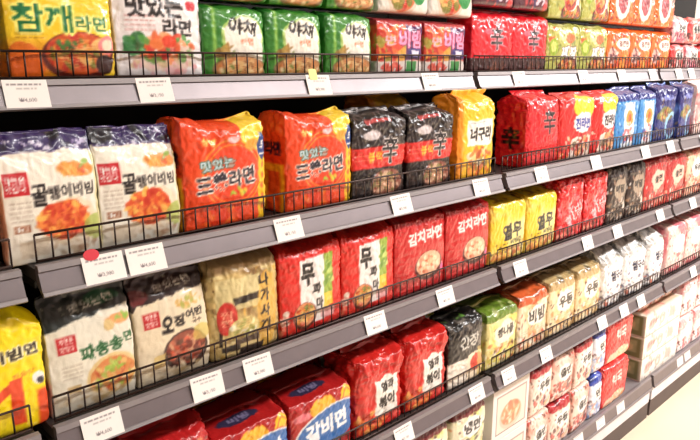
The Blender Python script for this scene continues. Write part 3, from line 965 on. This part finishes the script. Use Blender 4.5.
# ------------------------------------------------------------------ shelving
JOINTS = [-.917, .303, 1.526, 2.741, 3.960]
BAYS = ['left-edge bay', 'near bay', 'middle bay', 'far bay']
LEV = [('top', 1.108, 1.472), ('second', 1.0, 1.205), ('third', 1.0, .940), ('fourth', 1.0, .612)]
GAP = .0115
UPW = tubes([((0, 0, .001), (0, 0, .044))], .0015, 6, 'upright_wire')
UPW.materials.append(WIRE)
YB = 1.43
for b in range(4):
    x0, x1 = JOINTS[b], JOINTS[b + 1]
    t = tag(empty('gondola_frame', ((x0 + x1) / 2, YB, 0)), f'black upright shelving frame with dark back panel carrying the shelves of the {BAYS[b]}', 'shelving')
    W2 = (x1 - x0) / 2
    obj('back_panel', box_mesh(-W2 + .002, W2 - .002, 0.002, .02, .07, 2.05, bev=.001), BACK, t)
    up = obj('upright', box_mesh(-W2, -W2 + .03, .021, .075, 0.0, 2.06, bev=.002), DARK, t)
    up2 = obj('upright', box_mesh(W2 - .03, W2 - .001, .021, .075, 0.0, 2.06, bev=.002), DARK, t)
    # base deck, kick plate and skirting
    d = tag(empty('base_deck', ((x0 + x1) / 2, 1.0, 0)), f'pale bottom deck with kick plate on the floor of the {BAYS[b]}', 'shelf')
    g = GAP
    obj('deck_board', box_mesh(-W2 + g, W2 - g, .006, YB - 1.0 - .002, .150, .176, bev=.002), LIP, d)
    r = obj('price_rail', extrude_x([(.010, .190), (-.002, .190), (-.012, .142), (-.008, .138), (.006, .150), (.006, .180)], -W2 + g, W2 - g), RAIL, d)
    obj('rail_lip', extrude_x([(.004, .1905), (-.0035, .1905), (-.0045, .184), (-.002, .183), (.004, .187)], -W2 + g, W2 - g), LIP, r)
    obj('rail_lip', extrude_x([(-.008, .146), (-.0135, .146), (-.0145, .137), (-.008, .137)], -W2 + g, W2 - g), LIP, r)
    k = obj('kick_plate', box_mesh(-W2 + g, W2 - g, -.004, .006, .076, .136, bev=.002), KICK, d)
    obj('skirting', box_mesh(-W2 + g, W2 - g, -.002, .02, 0.0, .075, bev=.001), KICKD, d)
    for name, yf, zt in LEV:
        s = tag(empty('metal_shelf', ((x0 + x1) / 2, yf, zt - .03)), f'grey metal {name} shelf of the {BAYS[b]} with aluminium price rail', 'shelf')
        L, R = -W2 + g, W2 - g
        obj('shelf_board', box_mesh(L, R, .008, YB - yf - .001, .004, .024, bev=.001), BOARD, s)
        pr = obj('price_rail', extrude_x([(.010, .030), (.0, .030), (-.0015, .022), (-.013, -.006), (-.015, -.0115), (-.011, -.014), (.008, .0)], L, R), RAIL, s)
        obj('rail_lip', extrude_x([(.009, .0312), (-.003, .0312), (-.0055, .0225), (-.002, .0225), (.001, .027)], L, R), LIP, pr)
        obj('rail_lip', extrude_x([(-.011, -.0075), (-.0165, -.0075), (-.019, -.0125), (-.014, -.0155), (-.010, -.013)], L, R), LIP, pr)
        for xs_ in (L + .0005, R - .0035):
            obj('bracket', extrude_x([(.02, .002), (YB - yf - .001, .002), (YB - yf - .001, -.02), (.25, -.018), (.02, -.008)], xs_, xs_ + .003), DARK, s)
        # wire guard along the front edge
        f = tag(empty('wire_guard', ((x0 + x1) / 2, yf + .016, zt + .0006)), f'dark wire guard standing along the front of the {name} shelf, {BAYS[b]}', 'wire guard')
        l2, r2 = L + .006, R - .006
        zb, zt2 = .003, .044
        obj('top_wire', tubes([((l2, 0, zt2), (r2, 0, zt2))], .0021, 8), WIRE, f)
        obj('bottom_wire', tubes([((l2, 0, zb), (r2, 0, zb))], .0022, 8), WIRE, f)
        n = 48
        for i in range(n + 1):
            obj('upright_wire', UPW, None, f, (l2 + (r2 - l2) * i / n, 0, 0))

# ------------------------------------------------------------------ price tags
def tag_mesh(price, seed):
    c = Cv(.066, .045, .001, .0005, res=.0012, base=(240, 232, 226))
    c.fine(-.027, .024, .037, 1, col=(90, 80, 84), a=.8, seed=seed)
    c.fine(-.014, .016, .0305, 1, col=(120, 110, 110), a=.5, seed=seed + 1)
    c.text(price, .0, .012, .007, (120, 110, 112), .026, .01)
    c.D = .001
    return c
def flat_mesh(c, t=.0008):
    W, H = c.W, c.H
    ix = np.where((c.xs >= -W / 2 - 1e-9) & (c.xs <= W / 2 + 1e-9))[0]
    iz = np.where(c.zs <= H)[0]
    nx, nz = len(ix), len(iz)
    X, Z = np.meshgrid(c.xs[ix], c.zs[iz])
    f = np.stack([X, 0 * X - t / 2, Z], -1).reshape(-1, 3); bk = f + np.array([0, t, 0])
    V = np.concatenate([f, bk]); N = nx * nz
    F = []
    for a in range(nz - 1):
        for b_ in range(nx - 1):
            k = a * nx + b_
            F.append((k, k + 1, k + nx + 1, k + nx)); F.append((N + k, N + k + nx, N + k + nx + 1, N + k + 1))
    rim = list(range(nx)) + [a * nx + nx - 1 for a in range(1, nz)] + [(nz - 1) * nx + b_ for b_ in range(nx - 2, -1, -1)] + [a * nx for a in range(nz - 2, 0, -1)]
    for i in range(len(rim)):
        p, q = rim[i], rim[(i + 1) % len(rim)]
        F.append((p, N + p, N + q, q))
    me = bpy.data.meshes.new('card')
    me.from_pydata(V.tolist(), [], F)
    rgb = c.c[np.ix_(iz, ix)].reshape(-1, 3)
    set_print(me, np.concatenate([rgb, rgb * 0 + 236]))
    me.materials.append(PAPER)
    return me
TAGM = [flat_mesh(tag_mesh(p, i * 3 + 1)) for i, p in enumerate(('₩4,600', '₩3,150', '₩3,980'))]
TILT = math.atan2(.012, .028)
TG = {
 'top': [(.359, 'below the yellow sesame noodle pack'), (.575, 'below the white pack with vegetables'), (.956, 'with a yellow sticker, below the green packs'), (1.332, 'below the red and purple packs'), (1.736, 'between the two red packs with a black character'), (2.121, 'below the olive green packs'), (2.406, 'below the left end of the orange packs'), (2.674, 'below the right end of the orange packs'), (2.932, 'first one past the middle bay'), (3.069, 'second one past the middle bay'), (3.4, 'third one past the middle bay')],
 'second': [(.411, 'with a red round sticker, left of a pair'), (.4825, 'right of a pair under the white bags'), (.781, 'between the two orange-red multipacks'), (1.108, 'below the black and red packs'), (1.414, 'at the near bay end below the yellow pack'), (1.709, 'below the big bright red pack'), (2.041, 'below the red packs with yellow corners'), (2.416, 'below the light blue bags'), (2.641, 'below the dark blue bags'), (2.98, 'on the far bay')],
 'third': [(.385, 'below the cream bag with green lettering'), (.583, 'below the black-lettered cream bag, left one'), (.697, 'below the gold bag, right of a pair'), (1.026, 'below the red packs with white label strip'), (1.281, 'below the red kimchi noodle packs'), (1.628, 'below the yellow blocks'), (2.029, 'below the left crinkled red pack'), (2.248, 'below the right crinkled red pack'), (2.613, 'at the end of the middle bay'), (2.95, 'on the far bay')],
 'fourth': [(1.133, 'below the foil packs with white blob'), (1.439, 'below the black and white pack'), (1.599, 'below the yellow-green pack just past the joint'), (1.811, 'below the orange-topped packs'), (2.193, 'below the pale cream packs'), (2.369, 'left of a pair below the white bags'), (2.518, 'right of a pair below the white bags'), (3.058, 'on the far bay')],
 'bottom': [(2.096, 'below the pink stacked bags'), (2.266, 'below the blue bags'), (2.435, 'below the red packs'), (3.04, 'left of the pair beside the cartons'), (3.13, 'right of the pair beside the cartons')],
}
k = 0
STICK = {}
for row, lst in TG.items():
    for x, d in lst:
        if row == 'bottom':
            loc = (x, .9885, .1435); th = math.atan2(.010, .048)
        else:
            yf, zt = [(a[1], a[2]) for a in LEV if a[0] == row][0]
            loc = (x, yf - .0178, zt - .0405); th = math.atan2(.0135, .038)
        o = bpy.data.objects.new('price_tag', TAGM[k % 3]); COL.objects.link(o)
        o.location = loc; o.rotation_euler = (-th, random.Random(k).uniform(-.02, .02), 0)
        tag(o, f'white price tag on the {row} rail, {d}', 'price tag', 'white price tags on the shelf rails')
        STICK[(row, d)] = o
        k += 1
def disc_mesh(rx, rz, t=.0008, n=32, sq=2.0):
    V = []
    for y in (-t / 2, t / 2):
        for i in range(n):
            a = 2 * PI * i / n
            ca, sa = math.cos(a), math.sin(a)
            V.append((rx * math.copysign(abs(ca) ** (2 / sq), ca), y, rz * math.copysign(abs(sa) ** (2 / sq), sa)))
    F = [tuple(range(n)), tuple(range(n, 2 * n))[::-1]] + [(i, n + i, n + (i + 1) % n, (i + 1) % n) for i in range(n)]
    me = bpy.data.meshes.new('sticker'); me.from_pydata(V, [], F)
    return me
rs_ = obj('round_sticker', disc_mesh(.0125, .009), plain('red_sticker', (206, 44, 58), .4), STICK[('second', TG['second'][0][1])], (-.016, -.0009, .046)); rs_['label'] = 'red round sticker'
ys_ = obj('square_sticker', disc_mesh(.011, .012, sq=6), plain('yellow_sticker', (238, 224, 130), .5), STICK[('top', TG['top'][2][1])], (-.012, -.0009, .045)); ys_['label'] = 'pale yellow sticker'

# ------------------------------------------------------------------ goods on the shelves
_used = {}
_rr = random.Random(7)
ZB = {'top': 1.466, 'second': 1.199, 'third': .934, 'fourth': .606, 'bottom': .1765}
YF = {'top': 1.138, 'second': 1.030, 'third': 1.030, 'fourth': 1.030, 'bottom': 1.022}
def put(key, maker, row, x0, x1, label, cat, group=None, dz=0.0, dy=0.0, lean=0.0, rz=None):
    if key not in _used:
        o = maker(); _used[key] = o
    else:
        o = copy_tree(_used[key])
    D = _used[key]['D']
    o.location = ((x0 + x1) / 2, YF[row] + dy + D / 2, ZB[row] + dz + .0005)
    o.rotation_euler = (-math.radians(lean), 0, _rr.uniform(-.02, .02) if rz is None else rz)
    tag(o, label, cat, group)
    return o

P = 'noodle pack'
# --- top shelf
put('ses', d_sesame, 'top', .352, .526, 'yellow sesame ramen pack with green lettering at the left end of the top shelf', P, lean=3, dz=.003)
put('tas', d_tasty, 'top', .528, .700, 'white ramen pack with black lettering and tomatoes on the top shelf', P, lean=3, dz=.003)
G1 = 'green vegetable ramen packs on the top shelf'
for i, (a, b_) in enumerate(((.695, .848), (.849, .998), (1.000, 1.165))):
    nm = ('left', 'middle', 'right')[i]
    put('gre', d_green, 'top', a, b_, f'green pack with white centre in the lower layer of the top shelf, {nm} of three', P, G1, rz=(.02, -.03, .03)[i])
    put('gre', d_green, 'top', a + .008, b_ + .012, f'green pack on the upper layer of the top shelf, {nm} of three', P, G1, dz=.150, rz=(-.03, .02, 0)[i])
G2 = 'red and purple packs on the top shelf'
put('rp', d_redpurple, 'top', 1.172, 1.345, 'red and purple pack in the lower layer beside the green packs', P, G2)
put('rp', d_redpurple, 'top', 1.352, 1.520, 'red and purple pack in the lower layer beside the bright red pack', P, G2)
G3 = 'white packs with a green disc on the top shelf'
put('wg', d_whitegreen, 'top', 1.180, 1.362, 'white pack with green disc on the upper layer beside the green packs', P, G3, dz=.150)
put('wg', d_whitegreen, 'top', 1.366, 1.548, 'white pack with green disc on the upper layer, the one further right', P, G3, dz=.150)
G4 = 'bright red multipacks on the top shelf'
put('shf', d_shin_flat, 'top', 1.555, 1.745, 'bright red multipack with black character on the top shelf, left one', P, G4)
put('shf', d_shin_flat, 'top', 1.750, 1.940, 'bright red multipack with black character on the top shelf, beside the olive packs', P, G4)
G5 = 'dark red packs on the upper layer of the top shelf'
put('drb', d_darkred_box, 'top', 1.556, 1.746, 'dark red pack lying on the left bright red multipack', P, G5, dz=.185)
put('drb', d_darkred_box, 'top', 1.750, 1.940, 'dark red pack lying on the right bright red multipack', P, G5, dz=.185)
G6 = 'olive green multipacks on the top shelf'
for i, (a, b_) in enumerate(((1.948, 2.148), (2.152, 2.352))):
    nm = ('left', 'right')[i]
    put('oli', d_olive, 'top', a, b_, f'olive green multipack in the lower layer of the top shelf, {nm} one', P, G6)
    put('olt', lambda: d_olive(True), 'top', a, b_, f'olive green multipack with white oval on the upper layer, {nm} one', P, G6, dz=.170)
G7 = 'orange multipacks on the top shelf'
for i, (a, b_) in enumerate(((2.358, 2.542), (2.544, 2.728), (2.730, 2.914))):
    nm = ('left', 'middle', 'right')[i]
    put('ora', d_orange, 'top', a, b_, f'orange multipack in the lower layer of the top shelf, {nm} of three', P, G7)
    put('ort', lambda: d_orange(True), 'top', a, b_, f'orange multipack with white oval on the upper layer, {nm} of three', P, G7, dz=.168)
PK = [(214, 60, 60), (240, 224, 220), (236, 150, 140), (60, 50, 50), (226, 120, 60)]
m_cup = lambda: d_mixed(.148, .095, PK, 5, '짬뽕', th=.03, D=.08)
m_cup2 = lambda: d_mixed(.148, .095, [(240, 200, 196), (214, 90, 110), (180, 50, 90), (60, 60, 50)], 8, '라면', th=.028, D=.08)
words = ('first', 'second', 'third', 'fourth')
for i in range(4):
    a = 2.925 + i * .162
    put('cup' + str(i % 2), (m_cup, m_cup2)[i % 2], 'top', a, a + .15, f'small {("red and white", "pink")[i % 2]} pack, lower layer, {words[i]} after the orange multipacks', P, 'small packs at the far end of the top shelf')
    put('cup' + str((i + 1) % 2), (m_cup, m_cup2)[(i + 1) % 2], 'top', a, a + .15, f'small {("pink", "red and white")[i % 2]} pack, upper layer, {words[i]} after the orange multipacks', P, 'small packs at the far end of the top shelf', dz=.112)

# --- second shelf
sliver = lambda: d_mixed(.15, .16, [(228, 120, 40), (240, 190, 60), (200, 50, 30), (120, 130, 50)], 3, None, D=.08, patch=None)
put('sl', sliver, 'second', .120, .275, 'orange and yellow pack at the left edge of the second shelf', P)
G8 = 'white bags with purple heads on the second shelf'
put('gb', d_golbaeng, 'second', .288, .430, 'white bag with purple head and noodle dish, left of the two on the second shelf', P, G8, lean=3, rz=.0)
put('gb2', lambda: d_golbaeng(1), 'second', .431, .573, 'white bag with purple head and noodle dish, beside the orange-red multipack', P, G8, lean=3, rz=-.02)
G9 = 'orange-red multipacks with yellow stripe'
put('sam', d_samyang, 'second', .580, .757, 'orange-red multipack with yellow stripe, beside the white bags', P, G9, rz=.03)
put('sam', d_samyang, 'second', .809, .986, 'orange-red multipack with yellow stripe, beside the black packs', P, G9, rz=.01)
G10 = 'black and red multipacks on the second shelf'
put('bla', d_shinblack, 'second', .992, 1.160, 'black multipack with red band, left of the two', P, G10)
put('bla', d_shinblack, 'second', 1.170, 1.338, 'black multipack with red band, beside the yellow pack', P, G10)
put('neo', d_neoguri, 'second', 1.362, 1.516, 'tall yellow pack with white label at the right end of the near bay', P)
put('neo', d_neoguri, 'second', 1.20, 1.35, 'orange pack standing behind the black multipacks', P, dy=.155)
put('shi', d_shin, 'second', 1.680, 1.860, 'large bright red multipack with black characters past the shelf joint', P, rz=0)
put('jin', d_jin, 'second', 1.866, 2.071, 'red multipack with yellow corner and blue lettering on the second shelf', P)
put('jin2', lambda: d_jin(1), 'second', 2.076, 2.236, 'red multipack with yellow corner and black lettering on the second shelf', P)
put('lb', d_lightblue, 'second', 2.243, 2.415, 'light blue bag with white centre beside the red multipack', P)
put('lb2', lambda: d_lightblue(1), 'second', 2.422, 2.562, 'narrower light blue bag beside the dark blue bags', P)
put('db', d_darkblue, 'second', 2.566, 2.756, 'dark blue bag on the second shelf, left one', P, 'dark blue bags on the second shelf')
put('db', d_darkblue, 'second', 2.762, 2.952, 'dark blue bag on the second shelf, the right one', P, 'dark blue bags on the second shelf', rz=.12)
m_pink = lambda: d_mixed(.184, .21, [(240, 214, 208), (226, 120, 120), (246, 236, 230), (236, 190, 170)], 12, None, D=.1)
for i in range(4):
    a = 2.97 + i * .2
    put('pnk', m_pink, 'second', a, a + .19, f'pale pink pack on the second shelf, {words[i]} past the dark blue bags', P, 'pale pink packs on the far bay')

# --- third shelf
put('y1', d_yellow_one, 'third', .166, .318, 'yellow multipack with a big red figure at the left edge of the third shelf', P, rz=.05)
put('pa', lambda: d_cream(0), 'third', .326, .469, 'cream bag with black head and green lettering on the third shelf', P, lean=3)
put('oj', lambda: d_cream(1), 'third', .474, .618, 'cream bag with dark brown head and black lettering on the third shelf', P, lean=3)
put('nag', d_naga, 'third', .624, .782, 'gold bag with red oval and upright black lettering', P)
G11 = 'red multipacks with a white label strip'
put('mu', d_mupama, 'third', .787, .955, 'red multipack with white label strip, beside the gold bag', P, G11)
put('mu', d_mupama, 'third', .960, 1.128, 'red multipack with white label strip, beside the kimchi noodle block', P, G11)
G12 = 'red kimchi noodle blocks'
put('ki', d_kimchi, 'third', 1.132, 1.324, 'red kimchi noodle block with white lettering, left one', P, G12)
put('ki', d_kimchi, 'third', 1.328, 1.518, 'red kimchi noodle block with white lettering, beside the shelf joint', P, G12)
G13 = 'yellow multipacks on the third shelf'
put('ye', d_yeolmu, 'third', 1.534, 1.704, 'yellow block just past the shelf joint on the third shelf', P, G13)
put('ye', d_yeolmu, 'third', 1.712, 1.884, 'yellow block beside the crinkled red packs', P, G13)
G14 = 'crinkled red packs on the third shelf'
put('rf', d_redfoil, 'third', 1.892, 2.057, 'crinkled red pack on the third shelf, beside the yellow block', P, G14)
put('rf', d_redfoil, 'third', 2.062, 2.227, 'crinkled red pack on the third shelf, beside the dark packs', P, G14)
m_bk = lambda: d_mixed(.144, .2, [(60, 44, 38), (34, 26, 24), (214, 200, 180), (150, 110, 80), (236, 226, 214)], 21, '메밀', D=.11, patch=(160, 140, 120), th=.03, top=(44, 36, 34))
m_rw = lambda: d_mixed(.186, .196, [(206, 60, 56), (170, 44, 44), (240, 200, 170), (246, 224, 210), (222, 110, 80)], 23, '쌀면', D=.11, th=.03, patch=(236, 190, 170))
m_pk = lambda: d_mixed(.182, .2, [(238, 190, 160), (200, 80, 70), (246, 226, 210), (226, 150, 110)], 25, '우동', D=.11, th=.03)
for i in range(2):
    put('bk', m_bk, 'third', 2.232 + i * .153, 2.38 + i * .153, f'black and brown pack with pale print on the third shelf, {("left", "right")[i]} one', P, 'black and brown packs on the third shelf')
    put('rw', m_rw, 'third', 2.54 + i * .2, 2.735 + i * .2, f'dark red pack with pale print at the far end of the third shelf, {("left", "right")[i]} one', P, 'dark red packs at the far end of the third shelf')
for i in range(4):
    put('pk', m_pk, 'third', 2.945 + i * .2, 3.14 + i * .2, f'peach coloured pack on the far bay of the third shelf, {words[i]} from the left', P, 'peach packs on the far bay')

# --- fourth shelf
m_dr = lambda: d_mixed(.155, .205, [(186, 32, 32), (210, 60, 54), (110, 20, 24), (230, 170, 120)], 31, None, D=.12, C=.06, patch=None, crinkle=.006, fin=dict(hgt=.02, col=(160, 30, 32), seed=5, lean=.8))
put('dr', m_dr, 'fourth', .27, .435, 'crinkled dark red pack hidden under the third rail, leftmost on the fourth shelf', P)
put('dr', m_dr, 'fourth', .442, .607, 'crinkled dark red pack at the lower left edge of the photo', P)
G15 = 'red packs with a blue disc on the fourth shelf'
put('ga', d_gal, 'fourth', .616, .801, 'red pack with blue disc beside the crinkled dark red pack', P, G15, rz=0)
put('ga', d_gal, 'fourth', .806, .991, 'red pack with blue disc beside the shiny red foil pack', P, G15, rz=0)
G16 = 'shiny red foil packs with white blob label'
put('yl', d_yeol, 'fourth', .996, 1.172, 'shiny red foil pack with white blob label, left one', P, G16)
put('yl', d_yeol, 'fourth', 1.176, 1.350, 'shiny red foil pack with white blob label, beside the black and white pack', P, G16)
put('bw', d_blackwhite, 'fourth', 1.354, 1.516, 'pack with black upper half and pale lower half on the fourth shelf', P)
m_yg = lambda: d_mixed(.158, .18, [(236, 224, 150), (214, 200, 70), (240, 232, 200), (206, 120, 60)], 33, '콩나물', D=.14, C=.07, th=.03, top=(106, 132, 40), patch=(240, 234, 210))
m_ot = lambda: d_mixed(.17, .185, [(240, 222, 190), (236, 170, 110), (190, 80, 50), (246, 236, 220)], 35, '비빔', D=.14, C=.07, th=.045, top=(206, 92, 44), patch=(244, 236, 222))
m_cr = lambda: d_mixed(.172, .19, [(244, 222, 178), (238, 190, 120), (250, 240, 220), (216, 150, 90)], 37, '우동', D=.14, C=.07, th=.04, top=(190, 160, 110), patch=(248, 240, 226))
m_wh = lambda: d_mixed(.172, .195, [(240, 236, 232), (250, 246, 244), (214, 120, 100), (190, 180, 186), (120, 120, 140)], 39, '쌀국수', tcol=(50, 50, 70), D=.14, C=.07, th=.04, top=(226, 222, 218), patch=(246, 242, 240), crinkle=.0065, n=4, rise=.03, wave=.012, ear=(-.012, -.02))
m_pk2 = lambda: d_mixed(.182, .21, [(240, 200, 190), (222, 110, 120), (248, 230, 222), (200, 60, 70)], 41, None, D=.12, C=.05)
put('yg', m_yg, 'fourth', 1.536, 1.692, 'yellow-green and cream pack just past the joint on the fourth shelf', P)
put('ot', m_ot, 'fourth', 1.698, 1.874, 'cream pack with orange top on the fourth shelf', P)
put('cr', m_cr, 'fourth', 1.880, 2.058, 'pale cream noodle pack on the fourth shelf, beside the orange-topped pack', P, 'pale cream packs on the fourth shelf')
put('cr', m_cr, 'fourth', 2.064, 2.242, 'pale cream noodle pack on the fourth shelf, beside the white bags', P, 'pale cream packs on the fourth shelf')
for i in range(3):
    put('wh', m_wh, 'fourth', 2.25 + i * .194, 2.44 + i * .194, f'white crinkled bag on the fourth shelf, {words[i]} from the left', P, 'white crinkled bags on the fourth shelf', rz=(.05, -.05, .1)[i])
for i in range(5):
    put('pk2', m_pk2, 'fourth', 2.845 + i * .2, 3.035 + i * .2, f'pink and white pack on the far bay of the fourth shelf, {(words + ("fifth",))[i]} from the left', P, 'pink packs on the fourth shelf')
# a second row stands behind, its tops showing over the front row
for key, mk, x, lab in (('ga', d_gal, .62, 'behind the left blue disc pack'), ('ga', d_gal, .81, 'behind the right blue disc pack'),
                        ('yl', d_yeol, .99, 'behind the left foil pack'), ('yl', d_yeol, 1.18, 'behind the right foil pack'),
                        ('yg', m_yg, 1.37, 'behind the black and white pack'), ('ot', m_ot, 1.60, 'behind the yellow-green pack'), ('ot', m_ot, 1.78, 'behind the orange-topped pack'),
                        ('cr', m_cr, 1.96, 'behind the left pale cream pack'), ('cr', m_cr, 2.14, 'behind the right pale cream pack')):
    w = .178
    put(key, mk, 'fourth', x, x + w, f'noodle pack in the second row of the fourth shelf, {lab}', P, 'second row of packs on the fourth shelf', dy=.2)

# --- bottom deck
m_ba = lambda: d_mixed(.158, .165, [(232, 222, 190), (206, 216, 120), (240, 236, 220), (60, 50, 44), (226, 150, 100)], 51, '냉면', D=.11, th=.035, top=(110, 30, 36), fin=dict(hgt=.018, col=(204, 206, 40), seed=4, lean=.5))
m_tr = lambda: d_tray()
def d_tray():
    c = Cv(.2, .175, .15, .03, res=.003, base=(240, 230, 224))
    c.rect(-.08, .085, .02, .15, (120, 90, 84)); c.rect(-.077, .082, .023, .147, (240, 222, 206))
    c.bowl(.0, .075, .055, .04, (236, 200, 180), (230, 160, 120), [(240, 200, 170), (220, 130, 100), (244, 226, 206)], 5)
    c.rect(-1, -.1 - .004, -.01, .17, (236, 230, 226))
    return card_pack('noodle_carton', c)
m_pb = lambda: d_mixed(.134, .165, [(240, 206, 190), (226, 130, 110), (250, 234, 226), (196, 60, 50), (120, 60, 50)], 53, '쫄면', D=.12, th=.03)
m_pb2 = lambda: d_mixed(.134, .165, [(246, 222, 206), (214, 90, 80), (250, 240, 236), (90, 50, 60), (240, 170, 120)], 54, '우동', D=.12, th=.03, top=(170, 36, 44))
m_bl = lambda: d_mixed(.09, .165, [(226, 230, 240), (120, 150, 206), (244, 240, 240), (230, 160, 130)], 57, '면', D=.12, th=.03, top=(46, 70, 160), fin=dict(hgt=.02, col=(46, 70, 160), seed=4, lean=.4))
def d_rice():
    c = Cv(.212, .17, .12, .05, res=.003, base=(226, 44, 42))
    c.noise((244, 110, 90), 34, .2, .8, .6, 4)
    c.text('떡국', .0, .11, .05, (246, 214, 206), .08, .03, warp=.003)
    c.ell(.0, .02, .09, .03, (244, 206, 170), .006, .9)
    c.blobs(.03, .03, .05, .015, [(240, 170, 110), (250, 220, 190)], 20, .01, 3)
    return pack('noodle_pack', c, dict(hgt=.02, col=(220, 50, 46), seed=4, lean=.4, amp=.01), seed=72, crinkle=.0045, wave=.004)
for lay, dz in (('lower', 0), ('upper', .19)):
    for i, x in enumerate((1.19, 1.37)):
        put('ba', m_ba, 'bottom', x, x + .17, f'cream bag with dark red head, {lay} layer of the bottom deck, {("left", "right")[i]} column', P, 'cream bags on the bottom deck', dz=dz)
    put('tr', m_tr, 'bottom', 1.575, 1.775, f'white printed carton with framed picture, {lay} one of the stack', 'noodle carton', 'white cartons on the bottom deck', dz=dz * .935, rz=0)
    for i in range(3):
        kk = (i + (lay == 'upper')) % 2
        put('pb' + str(kk), (m_pb, m_pb2)[kk], 'bottom', 1.785 + i * .145, 1.925 + i * .145, f'pink and white noodle bag, {lay} layer of the bottom deck, {words[i]} from the left', P, 'pink bags stacked on the bottom deck', dz=dz * .95 * (1), rz=(.05, -.04, .06)[i])
    put('bl', m_bl, 'bottom', 2.222, 2.312, f'white bag with blue head, {lay} layer beside the red packs', P, 'bags with blue heads on the bottom deck', dz=dz)
    put('ri', d_rice, 'bottom', 2.318, 2.538, f'glossy red pack on the bottom deck, {lay} one of the stack', P, 'glossy red packs on the bottom deck', dz=dz)
for i in range(3):
    put('ct', d_cartons, 'bottom', 2.675, 3.055, f'long cream carton with olive end, {("lowest", "middle", "topmost")[i]} of the stack of three', 'noodle carton', 'long cream cartons on the bottom deck', dz=i * .0995, rz=0)
m_lid = lambda: d_mixed(.11, .03, [(230, 190, 170), (226, 90, 80), (240, 220, 160), (250, 236, 230)], 61, None, D=.1, patch=None, name='noodle_sachet')
for i in range(3):
    put('lid', m_lid, 'bottom', 2.69 + i * .12, 2.80 + i * .12, f'small colourful sachet lying on the cream cartons, {words[i]} from the left', 'sachet', 'sachets on the cream cartons', dz=.2995, dy=.04)
m_dk = lambda: d_mixed(.13, .34, [(150, 30, 40), (176, 44, 56), (130, 24, 34)], 63, None, D=.1, patch=None)
put('dk', m_dk, 'bottom', 2.98, 3.11, 'tall dark red pack behind the cream cartons', P, dy=.21)
m_pp = lambda: d_mixed(.158, .165, [(248, 226, 222), (236, 160, 160), (250, 240, 238), (214, 90, 100)], 65, None, D=.12)
for lay, dz in (('lower', 0), ('upper', .182)):
    for i in range(4):
        put('pp', m_pp, 'bottom', 3.075 + i * .18, 3.245 + i * .18, f'pale pink pack right of the cream cartons, {lay} layer, {words[i]} from the left', P, 'pale pink packs on the bottom deck', dz=dz)

if _font_obj is not None:
    bpy.data.objects.remove(_font_obj)

# ------------------------------------------------------------------ lights
EM, nt, bs = newmat('lamp_diffuser')
bs.inputs['Emission Color'].default_value = (1, .965, .92, 1)
bs.inputs['Emission Strength'].default_value = 6
bs.inputs['Base Color'].default_value = (.9, .9, .9, 1)
HOUS = plain('lamp_housing', (230, 230, 230), .5)
POW = {0: 1.0}
for i, x in enumerate((-1.2, .6, 2.4, 4.2, 6.0)):
    t = tag(empty('ceiling_light', (x, -.75, 2.995)), f'white fluorescent ceiling light over the aisle, {("first", "second", "third", "fourth", "fifth")[i]} from the left', 'ceiling light', 'ceiling lights over the aisle')
    obj('housing', box_mesh(-.66, .66, -.17, .17, -.05, 0, bev=.005), HOUS, t)
    obj('diffuser', box_mesh(-.64, .64, -.15, .15, -.062, -.051, bev=.003), EM, t)
    l = bpy.data.lights.new('fluorescent', 'AREA'); l.shape = 'RECTANGLE'; l.size = 1.25; l.size_y = .28
    l.energy = (5, 34, 95, 170, 230)[i]; l.color = ((1, .97, .93), (1, .975, .94), (1, .985, .965), (1, .985, .985), (1, .985, 1))[i]
    lo = bpy.data.objects.new('fluorescent', l); COL.objects.link(lo); lo.location = (x, -.75, 2.92)
w = bpy.data.worlds.new('World'); S.world = w; w.use_nodes = True
w.node_tree.nodes['Background'].inputs[0].default_value = (1, .98, .95, 1)
w.node_tree.nodes['Background'].inputs[1].default_value = .4

# ------------------------------------------------------------------ camera
from mathutils import Matrix
f = 665.0; vx, vy = 1066.0, 62.0
a = np.array([vx - 350, 220 - vy, -f]); Xc = a / np.linalg.norm(a)
p = math.atan((220 - vy) / f)
Zc = np.array([0, math.cos(p), math.sin(p)])
Yc = np.cross(Zc, Xc); Zc = np.cross(Xc, Yc)
cam = bpy.data.cameras.new('camera'); cam.sensor_width = 36; cam.lens = f / 700 * 36; cam.clip_start = .02
co = bpy.data.objects.new('camera', cam); COL.objects.link(co)
M = Matrix.Identity(4)
for r_, v in enumerate((Xc, Yc, Zc)):
    for c_ in range(3):
        M[r_][c_] = float(v[c_])
M[2][3] = 1.5
co.matrix_world = M
S.camera = co
S.view_settings.view_transform = 'Standard'; S.view_settings.look = 'None'
S.view_settings.gamma = 1; S.view_settings.use_curve_mapping = False
S.view_settings.exposure = -0.55
